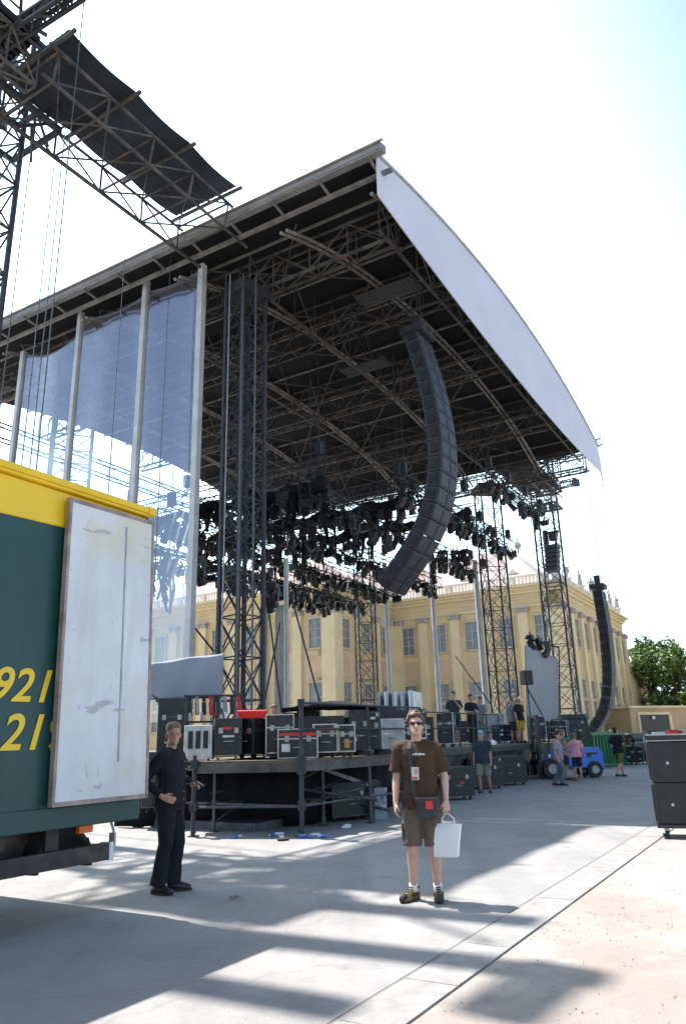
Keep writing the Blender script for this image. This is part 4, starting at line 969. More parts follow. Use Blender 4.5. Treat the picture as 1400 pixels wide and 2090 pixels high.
for y in (-.3, .3): g.box((-.95, y, 1.15), (.12, .1, 2.2))
for z in (.2, .9, 1.6, 2.2): g.box((-.95, 0, z), (.08, .7, .08))
g.bar((-.9, 0, .3), (-.9, 0, 2.0), .05, 8); part('mast', g, steelb, f, local=True)
part('fork_carriage', G().box((-1.05, 0, .45), (.06, .9, .4)), steelb, f, local=True)
for y in (-.28, .28): part('fork', G().box((-1.5, y, .12), (.9, .12, .05)).box((-1.1, y, .3), (.05, .12, .4)), steel, f, local=True)
for x, r_ in ((-.62, .36), (1.0, .29)):
    for y in (-.48, .48):
        w = part('wheel', G().bar((x, y-.11, r_), (x, y+.11, r_), r_, 20), rubber, f, local=True, bevel=.02); part('rim', G().bar((x, y-.12, r_), (x, y+.12, r_), r_*.5, 12), galv, w, local=True)
p0, p1 = px(1190, 1570, Y=36), px(1254, 1566, Y=39)
c = thing('waste_container', 'green corrugated metal container right of the blue forklift', 'container', ((p0.x+p1.x)/2+.5, (p0.y+p1.y)/2+.4, 0), math.atan2(p1.y-p0.y, p1.x-p0.x))
W2 = (p1-p0).length
g = G().box((0, .5, .8), (W2+.3, 1.4, 1.46))
for i in range(11): g.box((-W2/2+W2*i/10, -.23, .8), (.08, .07, 1.35))
g.box((0, -.24, 1.5), (W2+.36, .1, .09)).box((0, -.24, .1), (W2+.36, .1, .12)); part('tub', g, greenc, c, local=True)
part('lid', G().box((0, .5, 1.57), (W2+.2, 1.35, .06)), greenc, c, local=True)
part('notice', G().box((.35, -.285, 1.05), (.5, .012, .3)), alu, c, local=True)
sp = [px(1072, 1318, Y=36), px(1136, 1345, Y=36.6), px(1141, 1478, Y=36.6), px(1076, 1478, Y=36)]
s = thing('screen_panel', 'tall plain grey screen panel standing on the far stage edge', 'screen', (sp[3].x+.8, sp[3].y, 1.2))
g = G(); dv = Vector((.12, -.02, 0))*0+Vector((.02, .12, 0)); g.loft([[q for q in sp], [q+dv for q in sp]]); part('panel', g, screen_m, s)
g = G()
for i in range(4): g.bar(sp[i]+dv*.5, sp[(i+1) % 4]+dv*.5, .04)
g.bar(sp[3], Vector((sp[3].x, sp[3].y, 1.2)), .05); g.bar(sp[2], Vector((sp[2].x, sp[2].y, 1.2)), .05); part('frame', g, steel, s)
for x, y, k in ((1082, 1305, 'moving_head_light'), (1098, 1308, 'par_lamp'), (1115, 1318, 'moving_head_light')):
    p = px(x, y, Y=36.3); o = bpy.data.objects.new('spotlight', MESH[k]); o.location = p+ZV*.2; o.rotation_euler = (math.pi*0, 0, x*.3); COL.objects.link(o); o['label'] = {1082: 'small black lamp above the left corner of the grey screen panel', 1098: 'small black can lamp above the middle of the grey screen', 1115: 'black lamp above the right part of the grey screen'}[x]; o['category'] = 'stage light'
g = G(); 
single('lamp_pipe', G().bar(px(1070, 1302, Y=36.3), px(1140, 1322, Y=36.3), .04, 6).bar(px(1140, 1322, Y=36.3), px(1143, 1480, Y=36.3), .035, 6), steelb, 'dark pipe holding three lamps above the grey screen', 'pipe')
# small loudspeaker on a pole in front of the screen
p = px(1085, 1500, Y=33); t = thing('pole_loudspeaker', 'small black loudspeaker on a pole in front of the grey screen', 'loudspeaker', (p.x, p.y, 1.24))
hh = px(1084, 1395, Y=33).z
part('pole', G().bar((p.x, p.y, 1.24), (p.x, p.y, hh), .035, 8).bar((p.x, p.y, hh-.2), (p.x+.95, p.y+.1, 1.5), .03, 6), steelb, t); part('cabinet', G().box((p.x, p.y, hh+.25), (.42, .4, .6), .3), boxm, t, bevel=.03)
# ------------------------------------------------------------------ far cases and gear on the stage
gear = [(1130, 1508, 33, (1.2, .8, .75), 'wide black case on the far stage below the grey screen'), (1172, 1505, 34, (1.1, .8, 1.0), 'tall black equipment case right of the grey screen foot'), (1098, 1512, 31, (.6, .6, .9), 'black case left of the grey screen, beside the mast of the forklift'), (1035, 1512, 31, (1.0, .6, .6), 'blue black case on the far stage left of the man in mustard shorts'), (1000, 1500, 33, (1.4, .7, 1.1), 'pale grey equipment rack behind the people on the far stage'), (945, 1500, 32, (.9, .7, .8), 'black case just right of the head of the man in brown'), (912, 1510, 24, (.5, .5, .9), 'black shelf rack with pale items right of the neck of the man in brown')]
for i, (x, y, Y, s, lab) in enumerate(gear):
    case(on(x, y, Y, 1.26), s, R(random.uniform(-25, 10)), lab, m=galv if i == 4 else (c_navy if i == 3 else casem), trim=steel if i % 2 else alu, wheels=True)
for i, (x, Y, s, lab) in enumerate(((925, 20.6, (.9, .6, .7), 'black case on the ground behind the hip of the man in brown'), (985, 24.5, (1.0, .7, .8), 'black case on the ground behind the walker in khaki shorts'), (1030, 26, (1.2, .8, .8), 'black case on the ground before the far stage skirt'))):
    p = px(x, 1600, Y=Y); case((p.x, p.y, 0), s, R(15), lab, trim=steel)
# rows of gear at the far right
rows = []
for i in range(18):
    x = 1272+ (i % 9)*15+random.uniform(-3, 3); Y = 40+ (i//9)*4+random.uniform(-.8, .8); p = px(x, 1560, Y=Y)
    rows.append((p.x, p.y, (random.uniform(.5, .95), random.uniform(.5, .8), random.uniform(.6, 1.1) if i < 9 else random.uniform(.9, 1.6))))
for i, (x, y, s) in enumerate(rows):
    case((x, y, 0), s, R(random.uniform(-35, 15)), 'black flight case in the crowded rows of gear behind the bass loudspeakers', trim=(alu, steel, galv)[i % 3], m=(casem, casem, boxm, c_grey)[i % 4], group='flight cases in the far right rows')
for x, y, Y, lab, m, sz in ((1344, 1506, 41, 'white plastic crate on the gear rows at far right', whitem, (.55, .45, .3)), (1352, 1514, 39, 'light blue crate in front of the white crate at far right', mat('light_blue', (.12, .42, .65), .5), (.5, .4, .22)), (1372, 1500, 41, 'red crate among the gear rows at far right', redlab, (.5, .4, .25))):
    p = px(x, y, Y=Y); g = G(); w, d_, h = sz
    g.loft([[p+Vector((sx*w*q/2, sy*d_*q/2, z)) for sx, sy in ((-1, -1), (1, -1), (1, 1), (-1, 1))] for q, z in ((.85, 0), (1, h*.9), (1.06, h*.9), (1.06, h), (.94, h), (.82, .05))]); single('crate', g, m, lab, 'crate')
t = px(1345, 1500, Y=43); g = G(); single('gear_table', G().box((t.x, t.y, t.z-.18), (7.5, .9, .06)).box((t.x-3, t.y, t.z/2-.1), (.08, .8, t.z-.2)).box((t.x+3, t.y, t.z/2-.1), (.08, .8, t.z-.2)).box((t.x, t.y, t.z/2-.1), (.08, .8, t.z-.2)), blackm, 'long black table carrying crates at far right', 'table')
# ------------------------------------------------------------------ low ochre building with a dark opening
o_ = px(1288, 1480, Y=88); o2 = px(1500, 1470, Y=96)
w = thing('low_building', 'low ochre building with a dark opening below the tree', 'building', ((o_.x+o2.x)/2, (o_.y+o2.y)/2, 0))
dvec = (o2-o_); dvec.z = 0; Ln = dvec.length; dvec.normalize(); nb_ = Vector((-dvec.y, dvec.x, 0)); MB_ = Matrix((dvec, nb_, ZV)).transposed(); bc = Vector((o_.x, o_.y, 0))
part('wall', G().box(bc+dvec*Ln/2+nb_*3+ZV*2.1, (Ln, 6, 4.2), m=MB_), ochre, w)
part('coping', G().box(bc+dvec*Ln/2+nb_*3+ZV*4.33, (Ln+.5, 6.5, .25), m=MB_), pals, w)
part('opening', G().box(bc+dvec*3.7-nb_*.01+ZV*2.0, (4.6, .06, 2.9), m=MB_), blackm, w)
part('opening_frame', G().box(bc+dvec*3.7-nb_*.05+ZV*3.6, (5.2, .2, .3), m=MB_).box(bc+dvec*1.2-nb_*.05+ZV*1.7, (.3, .2, 3.4), m=MB_).box(bc+dvec*6.3-nb_*.05+ZV*1.7, (.5, .2, 3.4), m=MB_), pals, w)
part('door_lamp', G().ell(bc+dvec*3.4-nb_*.2+ZV*3.1, (.2, .15, .2)), whitem, w)
# ------------------------------------------------------------------ trees
def tree(base, h, cr, n, label, seed, leaf=.34):
    rnd = random.Random(seed); base = Vector(base); t = thing('leafy_tree', label, 'tree', base, group='trees beyond the low building')
    g = G(); g.path([base, base+Vector((.1, 0, h*.25)), base+Vector((-.1, .1, h*.45)), base+Vector((.1, 0, h*.8))], [.4, .3, .24, .08], 8); cl = []
    for k in range(26):
        th = rnd.uniform(0, 6.28); rr = cr*rnd.uniform(.2, 1)**.6; z = h*rnd.uniform(.38, .98); sh = math.sqrt(max(.05, 1-((z/h-.62)/.4)**2))
        c = base+Vector((rr*math.cos(th)*sh, rr*math.sin(th)*sh, z)); cl.append((c, cr*rnd.uniform(.22, .42)))
        g.path([base+ZV*h*.4, base.lerp(c, .5)+ZV*.3*h*.3, c], [.12, .07, .03], 5)
    part('trunk', g, bark, t); g = G()
    for k in range(n):
        c, r = rnd.choice(cl); d = Vector((rnd.gauss(0, 1), rnd.gauss(0, 1), rnd.gauss(0, .8))).normalized()*r*rnd.uniform(.55, 1.05)
        p = c+d; u = Vector((rnd.gauss(0, 1), rnd.gauss(0, 1), rnd.gauss(0, .6))).normalized(); v = u.cross(Vector((rnd.gauss(0, 1), rnd.gauss(0, 1), rnd.gauss(0, 1)))).normalized(); s = leaf*rnd.uniform(.6, 1.3)
        g.add([p-u*s, p+v*s*.45, p+u*s, p-v*s*.45], [(0, 1, 2, 3)])
    part('crown', g, leafm, t)
for x, Y, top, cr, lab, sd in ((1345, 112, 1312, 4.6, 'green leafy tree rising right behind the low ochre building', 3), (1400, 108, 1330, 4.2, 'green tree cut by the right edge of the view', 5), (1310, 122, 1350, 3.4, 'smaller green tree between the palace end and the tallest tree', 8)):
    p = px(x, 1480, Y=Y); tree((p.x, p.y, 0), px(x, top, Y=Y).z*1.02, cr, 5200, lab, sd)
# ------------------------------------------------------------------ palace
KA, KB, ZC = 21.0, 80.5, 16.6            # corner of the court; underside of the cornice
pal = thing('palace', 'long yellow baroque palace with pilasters, balustrade and pinkish roofs', 'palace', P(40, 92, 0))
Gw, Gp, Gc, Gb = G(), G(), G(), G(); capm = mat('capital_stone', (.36, .31, .27), .9, 0, .2, 3)
def facade(a0, b0, a1, b1, n_out, bays, pil, zc=ZC, shutters=False, first=None, wide=.55):
    p = P(a0, b0); q = P(a1, b1); d = q-p; L = d.length; d.normalize(); n = n_out; M = Matrix((d, n, ZV)).transposed()
    Gw.box(p+d*L/2-n*1.0+ZV*zc/2, (L, 2.0, zc), m=M)
    for z, h, o in ((zc, .35, .25), (zc+.352, .3, .5), (zc+.654, .3, .85), (zc-1.5, .22, .12), (zc-.6, .12, .1)): Gc.box(p+d*L/2+n*(o/2-.5)+ZV*(z+h/2), (L+o*2, o+1, h), m=M)
    for z, h, o in ((5.4, .35, .16), (1.2, 1.2, .1)): Gp.box(p+d*L/2+n*(o/2-.1)+ZV*(z-h/2), (L+.1, o+.2, h), m=M)
    Gb.box(p+d*L/2-n*.1+ZV*(zc+1.03), (L, .35, .15), m=M); Gb.box(p+d*L/2-n*.1+ZV*(zc+1.95), (L+.3, .4, .18), m=M)
    k = int(L/.42)
    for i in range(k+1):
        if i % 9 == 0: Gb.box(p+d*(L*i/k)-n*.1+ZV*(zc+1.5), (.6, .38, .8), m=M)
        else: Gb.bar(p+d*(L*i/k)-n*.1+ZV*(zc+1.08), p+d*(L*i/k)-n*.1+ZV*(zc+1.88), .1, 6)
    for i in range(bays):
        c = p+d*(L*(i+.5)/bays); bw = L/bays
        for zl, zh, ww, nm in ((11.0, 14.0, 1.5, 'window'), (3.0, 7.3 if not shutters else 6.9, 1.6, 'tall_window')):
            zz = zl; f_ = G().box(c+n*.06+ZV*(zl-.12), (ww+.5, .3, .2), m=M).box(c+n*.06+ZV*(zh+.14), (ww+.5, .26, .24), m=M)
            for sx in (-1, 1): f_.box(c+d*(sx*(ww/2+.11))+n*.05+ZV*(zl+zh)/2, (.2, .2, zh-zl+.02), m=M)
            f_.box(c+n*.03+ZV*(zl+zh)/2, (.1, .1, zh-zl), m=M)
            for kk in (1, 2): f_.box(c+n*.028+ZV*(zl+(zh-zl)*kk/3), (ww, .09, .07), m=M)
            w_ = part(nm, f_, framem, pal)
            part('pane', G().box(c+n*.008+ZV*(zl+zh)/2, (ww, .04, zh-zl), m=M), glassd, w_)
            if shutters:
                for sx in (-1, 1): part('shutter', G().box(c+d*(sx*(ww*.27))+n*.13+ZV*(zl+(zh-zl)*(.5 if zl < 5 else .25)), (ww*.46, .05, (zh-zl)*(.98 if zl < 5 else .5)), m=M), shut, w_)
        if zc > 10:
            Gp.box(c+n*.02+ZV*9.0, (1.9, .12, 2.2), m=M)
    if pil:
        for i in range(bays+1):
            s_ = wide*(1.5 if i in (0, bays) else 1); off = .5 if i == 0 else (-.5 if i == bays else 0)
            c = p+d*(L*i/bays+off)
            pil_ = part('pilaster', G().box(c+n*.13+ZV*(zc-1.55+1.2)/2, (s_*2, .42, zc-1.55-1.2), m=M).box(c+n*.2+ZV*.62, (s_*2+.3, .55, 1.2), m=M), pals, pal)
            Gcap = G(); Gcap.box(c+n*.16+ZV*(zc-1.95), (s_*2+.15, .55, .3), m=M)
            for sx in (-1, 1): Gcap.ell(c+d*(sx*s_*.85)+n*.38+ZV*(zc-1.85), (.26, .26, .3), 8, 6)
            Gcap.box(c+n*.2+ZV*(zc-1.6), (s_*2+.45, .65, .16), m=M); part('capital', Gcap, capm, pil_)
facade(41.2, 80.5, KA, KB, -BV, 5, True)                       # court front
facade(KA, KB, KA, 114, -AV, 8, True, shutters=False)          # long right front
facade(41.2, 66.8, 41.2, 80.5, -AV, 3, True)                   # wing, side to the court
facade(86, 66.8, 41.2, 66.8, -BV, 10, True)                    # wing front
part('wall', Gw, palw, pal); part('string_course', Gp, pald, pal); part('cornice', Gc, pals, pal); part('balustrade', Gb, pstone, pal); 
def hip(a0, a1, b0, b1, z0, h, inset):
    g = G(); vs = [P(a0, b0, z0), P(a1, b0, z0), P(a1, b1, z0), P(a0, b1, z0)]
    if a1-a0 > b1-b0: m = (b0+b1)/2; vs += [P(a0+inset, m, z0+h), P(a1-inset, m, z0+h)]; fs = [(0, 1, 5, 4), (2, 3, 4, 5), (1, 2, 5), (3, 0, 4), (3, 2, 1, 0)]
    else: m = (a0+a1)/2; vs += [P(m, b0+inset, z0+h), P(m, b1-inset, z0+h)]; fs = [(0, 1, 4), (1, 2, 5, 4), (2, 3, 5), (3, 0, 4, 5), (3, 2, 1, 0)]
    return g.add(vs, fs)
r_ = part('roof', hip(22.2, 86, 81.6, 99, ZC+1.0, 6.7, 6.8), proof, pal)
part('roof', hip(42.6, 86, 68.2, 84, ZC+.9, 5.6, 6), proof, pal)
part('roof', hip(22.2, 36, 96, 112.5, ZC+.95, 3.4, 5), proof, pal)
for a in (27, 33, 38.5):
    part('dormer', G().abox(a, 85.2, ZC+1.9, 1.1, 1.6, 1.3).loft([[P(a-.7, 84.3, ZC+3.2), P(a+.7, 84.3, ZC+3.2), P(a, 84.3, ZC+3.8)], [P(a-.7, 87, ZC+3.2), P(a+.7, 87, ZC+3.2), P(a, 87, ZC+3.8)]]), pstone, r_)
part('finial', G().path([P(28.2, 91.2, ZC+7.2), P(28.2, 91.2, ZC+8.2)], .12, 6).ell(P(28.2, 91.2, ZC+8.3), (.45, .45, .5), 8, 6).path([P(28.2, 91.2, ZC+8.6), P(28.2, 91.2, ZC+9.6)], [.15, .04], 6), statm, r_)
# low end wing beyond the long front
part('end_wing', G().abox(24.5, 120, 0, 8, 11, 10.5).abox(24.5, 120, 10.5, 8.6, 11.6, .5), palw, pal)
# statues and vases on the balustrade
for i, (b_, hgt) in enumerate(((81.0, 2.5), (86, 1.9), (92, 2.3), (98, 2.5), (103.5, 1.9), (108.5, 2.4), (113, 2.3))):
    c = P(KA+.2, b_, ZC+2.05); vase = hgt < 2
    t = thing('roof_vase' if vase else 'roof_statue', '' , 'vase' if vase else 'statue', c, i*.9, 'stone vases on the palace balustrade' if vase else 'stone statues on the palace balustrade')
    t['label'] = ('stone vase on the balustrade near the palace corner', 'stone vase on the balustrade above the distant loudspeaker column')[0 if i < 3 else 1] if vase else ('tall draped stone statue on the palace roof corner', '', 'stone statue on the balustrade, second after the corner statue', 'stone statue on the balustrade just above the top of the distant loudspeaker column', '', 'stone statue close to the far end of the palace balustrade', 'last stone statue at the far end of the palace balustrade')[i]
    part('pedestal', G().box((0, 0, .1), (.9, .9, .25)), pstone, t, local=True)
    if vase: part('bowl', G().path([(0, 0, .2), (0, 0, .45), (0, 0, .6), (0, 0, 1.0), (0, 0, 1.3), (0, 0, 1.4), (0, 0, 1.55)], [.3, .12, .2, .45, .3, .42, .1], 12), statm, t, local=True, smooth=True)
    else:
        g = G(); rings = [(.2, .36, .3), (.7, .34, .3), (1.2, .27, .22), (1.5, .33, .22), (1.75, .3, .2), (1.85, .12, .12)]
        g.loft([[Vector((rx*math.cos(k*.628)*(1+.12*math.sin(k*3+i)), ry*math.sin(k*.628), z*hgt/2.4)) for k in range(10)] for z, rx, ry in rings]); part('robed_body', g, statm, t, local=True, smooth=True)
        part('head', G().ell((0, 0, 2.02*hgt/2.4), (.15, .16, .2)), statm, t, local=True, smooth=True)
        s_ = 1 if i % 2 else -1
        part('arm', G().limb([(s_*.28, 0, 1.65*hgt/2.4), (s_*.5, -.1, 1.5*hgt/2.4), (s_*.45, -.3, 1.9*hgt/2.4)], [.09, .08, .06], 8), statm, t, local=True); part('arm', G().limb([(-s_*.28, 0, 1.65*hgt/2.4), (-s_*.42, 0, 1.25*hgt/2.4), (-s_*.2, -.25, 1.2*hgt/2.4)], [.09, .08, .06], 8), statm, t, local=True)
# ------------------------------------------------------------------ people
from mathutils import noise
def hand(g, w, d, n, sd, curl=.5, k=1.0, fr=.0085):
    """w wrist, d direction of the hand, n palm normal, sd = +1/-1 side on which the thumb sits along d x n"""
    d = d.normalized(); s = d.cross(n).normalized()*sd; n = s.cross(d).normalized()*sd
    L = .088*k; rings = []
    for q, wd, th in ((-.15, .027, .021), (.1, .031, .02), (.5, .040, .016), (.9, .041, .013), (1.02, .036, .010)):
        c = w+d*(L*q); rings.append([c+s*(wd*k*math.cos(t*.524))+n*(th*k*math.sin(t*.524)) for t in range(12)])
    g.loft(rings)
    for i, (o, l) in enumerate(((.031, .068), (.0105, .077), (-.0105, .071), (-.031, .055))):
        b = w+d*(L*.93)+s*(o*k); a1 = curl*(.75+.12*i); a2 = curl*(1.5+.15*i)
        d1 = d*math.cos(a1)+n*math.sin(a1)+s*(o*2.2*(1-curl)); d2 = d*math.cos(a2)+n*math.sin(a2)
        m_ = b+d1*(l*.5*k); g.limb([b, m_, m_+d2*(l*.5*k)], [fr*k*1.02, fr*k, fr*k*.85], 8)
    b = w+d*(L*.28)+s*(.026*k); d1 = (d*.75+s*.62+n*.3).normalized(); d2 = (d*.9+s*.12+n*.55*(.5+curl)).normalized(); m_ = b+d1*(.042*k)
    g.limb([b-s*.012*k, b, m_, m_+d2*(.038*k)], [.012*k, .013*k, .0105*k, .0085*k], 8)
def rub(me, amp, sc, seed):
    for v in me.vertices:
        w_ = Vector((v.co.x*sc, v.co.y*sc, v.co.z*sc*.55+v.co.x*sc*.3)); q = noise.noise(w_+Vector((seed, seed*.7, 0))); q += .6*noise.noise(w_*2.3+Vector((0, seed, 3)))
        v.co += v.normal*(q*amp)
def person(label, loc, rz, H=1.8, skinm=skin, hairm=hairb, top=c_black, bottom=c_black, shoe=shoe_b, vox=.014, arms=None, legs=None, head=(0, 0), hem=.86, sleeve=.55, short=.52, longs=False,
           cap=None, socks=False, hair='short', fat=1.0, lean=(0, 0), curl=(.55, .55), seed=0, hdir=None, tank=False):
    s = H/1.8; t = thing('person', label, 'person', loc, rz); lx, ly = lean
    def tw(v): v = Vector(v); k_ = max(0, (v.z-.95))/.6; return Vector((v.x+lx*k_, v.y+ly*k_, v.z))*s
    def ring(z, rx, ry, y=0, grow=0): return [tw(((rx*fat+grow)*math.cos(q*.3927), y+(ry*fat+grow)*math.sin(q*.3927), z)) for q in range(16)]
    A = arms or {}; LG = legs or {}
    sh = {1: Vector((.188*min(fat, 1.08), .01, 1.43)), -1: Vector((-.188*min(fat, 1.08), .01, 1.43))}
    el = {k: Vector(A.get(k, ((k*.235, .03, 1.14), None, None))[0]) for k in (1, -1)}
    wr = {k: Vector(A[k][1]) if k in A else Vector((k*.255, -.04, .885)) for k in (1, -1)}
    hip = {k: Vector((k*.088, 0, .92)) for k in (1, -1)}
    kn = {k: Vector(LG[k][0]) if k in LG else Vector((k*.1, -.015, .5)) for k in (1, -1)}
    an = {k: Vector(LG[k][1]) if k in LG else Vector((k*.105, .03, .085)) for k in (1, -1)}
    fy = {k: LG[k][2] if k in LG else k*.25 for k in (1, -1)}
    TOR = ((.84, .155, .11, .01), (.92, .172, .118, .01), (1.02, .162, .108, 0), (1.12, .156, .105, 0), (1.26, .172, .115, 0), (1.37, .184, .112, .005), (1.43, .178, .095, .012), (1.475, .12, .075, .018))
    g = G(); g.loft([ring(z, rx, ry, y) for z, rx, ry, y in TOR])
    hc = Vector((0, 0, 1.555)); Mh = Matrix.Rotation(head[0], 3, 'Z') @ Matrix.Rotation(head[1], 3, 'X')
    g.path([tw((0, .02, 1.44)), tw((0, .012, 1.5)), tw((0, .0, 1.56)), tw((0, -.005, 1.62))], [.072*s, .058*s, .054*s, .055*s], 14)
    HD = ((-.012, .018, .02, -.066), (0, .032, .036, -.058), (.025, .050, .06, -.035), (.06, .060, .078, -.014), (.1, .067, .088, -.004), (.14, .072, .094, .003), (.18, .070, .092, .008), (.21, .056, .072, .012), (.228, .03, .04, .014))
    def hp(v): return tw(hc+Vector((0, -.01, 0))+Mh @ (Vector((v[0]*1.07, v[1]*1.04, v[2]*1.03))))
    g.loft([[hp((rx*math.cos(q*.3927), y+ry*math.sin(q*.3927), z)) for q in range(16)] for z, rx, ry, y in HD])
    g.limb([hp((0, -.088, .115)), hp((0, -.103, .082)), hp((0, -.110, .066))], [.008*s, .011*s, .014*s], 8)                      # nose
    g.limb([hp((-.028, -.088, .125)), hp((0, -.094, .127)), hp((.028, -.088, .125))], [.009*s]*3, 8)              # brow
    g.limb([hp((-.016, -.091, .034)), hp((.016, -.091, .034))], [.009*s]*2, 8); g.ell(hp((0, -.084, .004)), (.022*s, .018*s, .016*s))
    for k in (-1, 1): g.ell(hp((k*.073, .005, .09)), (.011*s, .022*s, .033*s), 10, 8)
    for k in (1, -1):
        e, w = el[k], wr[k]; so = Vector((sh[k].x+lx*.8, sh[k].y+ly*.8, sh[k].z)); e = e+Vector((lx, ly, 0))*.3
        g.limb([so*s, so.lerp(e, .5)*s, e*s, e.lerp(w, .35)*s, w*s], [.055*s*fat**.5, .046*s*fat**.5, .039*s, .04*s, .027*s], 12)
        hd = hdir[k] if hdir and k in hdir else ((w-e).normalized(), Vector((-k*1, .25, 0)), -k)
        hand(g, w*s, Vector(hd[0]), Vector(hd[1]), hd[2], curl[0 if k == 1 else 1], s, .0085 if vox < .009 else .0105)
        g.limb([hip[k]*s, hip[k].lerp(kn[k], .5)*s, kn[k]*s, (kn[k].lerp(an[k], .3)+Vector((0, .018, 0)))*s, kn[k].lerp(an[k], .7)*s, an[k]*s], [.09*s, .075*s, .057*s, .056*s, .042*s, .036*s], 12)
        fd = Vector((math.sin(fy[k])*1, -math.cos(fy[k]), 0)); g.limb([an[k]*s, (an[k]+fd*.1-ZV*.04)*s], [.036*s, .03*s], 10)
    part('body', fuse(g, 'body', skinm, vox), skinm, t, local=True)
    # shirt
    cg = .026 if not longs else .024; g = G()
    rings = [ring(z, rx, ry, y, cg+(.012 if z < 1.1 else 0)) for z, rx, ry, y in TOR if z > hem+.03]
    rings.insert(0, ring(hem, .165, .115, .008, cg+.016)); g.loft(rings)
    g.loft([ring(1.43, .14, .085, .018), ring(1.495, .078, .07, .015)])
    for k in (1, -1): g.limb([tw((k*.04, .015, 1.455)), tw((k*.1, .014, 1.45)), tw((sh[k].x, .01, 1.425))], [.062*s, .066*s, (.072 if fat < 1.1 else .082)*s], 12)
    if not tank:
        for k in (1, -1):
            e = el[k]+Vector((lx, ly, 0))*.3; so = Vector((sh[k].x+lx*.8, sh[k].y+ly*.8, sh[k].z-.005)); pts = [so, so.lerp(e, .5)]
            if longs: pts = [so, so.lerp(e, .5), e, e.lerp(wr[k], .5), e.lerp(wr[k], .93)]; rad = [.075, .066, .057, .052, .042]
            else: pts = [so, so.lerp(e, .5), so.lerp(e, sleeve+.22)]; rad = [.078, .084, .09]
            g.path([p*s for p in [so+Vector((-k*.06, 0, .012))]+pts], [.06*s]+[q*s*fat**.4 for q in rad], 14)
    me = fuse(g, 'shirt', top, max(vox, .009), 4); rub(me, .016*s, 7/s, seed+1); part('shirt', me, top, t, local=True)
    # trousers or shorts
    g = G(); g.loft([ring(z, rx, ry, y, .012) for z, rx, ry, y in ((.84, .165, .12, .01), (.92, .166, .114, .01), (1.0, .156, .104, 0))])
    for k in (1, -1):
        h_, kk, a_ = hip[k], kn[k], an[k]
        if short < .2: pts = [h_+ZV*.03, h_.lerp(kk, .5), kk, kk.lerp(a_, .5)+Vector((0, .01, 0)), a_+ZV*.0]; rad = [.108, .092, .077, .073, .078]
        else:
            q = (h_.z-short)/(h_.z-kk.z)
            pts = [h_+ZV*.03, h_.lerp(kk, .4)] + ([h_.lerp(kk, q)] if q <= 1 else [kk, kk.lerp(a_, (kk.z-short)/(kk.z-a_.z))]); rad = [.108, .102] + ([.096] if q <= 1 else [.088, .086])
        g.path([p*s for p in pts], [r_*s*fat**.5 for r_ in rad], 14)
    me = fuse(g, 'trousers', bottom, max(vox, .009), 4); rub(me, .013*s, 7/s, seed+5); part('trousers' if short < .2 else 'shorts', me, bottom, t, local=True)
    # shoes
    for k in (1, -1):
        a_ = an[k]; Mf = Matrix.Rotation(fy[k], 3, 'Z'); base = Vector((a_.x, a_.y, a_.z-.085)); g = G(); rings = []
        for y, hw, h in ((.072, .026, .05), (.06, .036, .085), (.02, .041, .11), (-.03, .043, .1), (-.08, .047, .078), (-.13, .049, .06), (-.17, .043, .05), (-.195, .024, .038)):
            rings.append([(base+Mf @ Vector((hw*math.cos(q*.524), y, .02+max(0, h*math.sin(q*.524)) if math.sin(q*.524) > 0 else .02)))*s for q in range(12)])
        g.loft(rings); sh_ = part('shoe', g, shoe, t, local=True, smooth=True); g = G(); rings = []
        for z, gr in ((0, 1.05), (.024, 1.12), (.026, 1.06)):
            rings.append([(base+Mf @ Vector((.047*gr*math.cos(q*.3927)*(1 if math.sin(q*.3927) < 0 else .85), -.06+.138*gr*math.sin(q*.3927), z)))*s for q in range(16)])
        part('sole', g.loft(rings), sole, sh_, local=True)
        if shoe is shoe_y:
            fz = lambda v: (base+Mf @ Vector(v))*s
            g = G().limb([fz((0, -.165, .045)), fz((0, -.185, .035))], [.044*s, .034*s], 10); part('toe_cap', g, shoe_d, sh_, local=True, smooth=True)
            g = G()
            for q in range(4): g.bar(fz((-.026, -.055-.028*q, .123-.016*q)), fz((.026, -.05-.028*q, .123-.016*q)), .006, 5)
            part('laces', g, shoe_d, sh_, local=True)
            part('ankle_collar', G().path([fz((.04*math.cos(w_*.524), .022+.045*math.sin(w_*.524), .128-.012*math.cos(w_*.524*2))) for w_ in range(13)], .009*s, 6), shoe_d, sh_, local=True, smooth=True)
            for q in (-1, 1): part('side_panel', G().box(fz((q*.043, -.03, .06)), (.01, .1, .035), fy[k]), shoe_d, sh_, local=True)
        if socks: part('sock', G().path([(a_+ZV*.075)*s, (a_+ZV*.07)*s, (a_+Vector((0, -.005, -.03)))*s], [.036*s, .043*s, .042*s], 12), c_white, t, local=True, smooth=True)
    # hair, eyes, mouth
    if hair:
        g = G(); rnd = random.Random(seed)
        HR = [(z+(.012 if z > .15 else 0), rx+.010, ry+.012, y+.006) for z, rx, ry, y in HD if z > .13]
        g.loft([[hp((rx*math.cos(q*.3927), y+ry*math.sin(q*.3927)*(1 if math.sin(q*.3927) > 0 else (.8 if z < .15 else 1)), z)) for q in range(16)] for z, rx, ry, y in HR])
        g.loft([[hp((rx*math.cos(q*.3927), .03+ry*math.sin(q*.3927), z)) for q in range(16)] for z, rx, ry in ((.02, .05, .05), (.06, .066, .062), (.12, .075, .07))])
        nb_, amp = (64, .023) if hair == 'messy' else (22, .009)
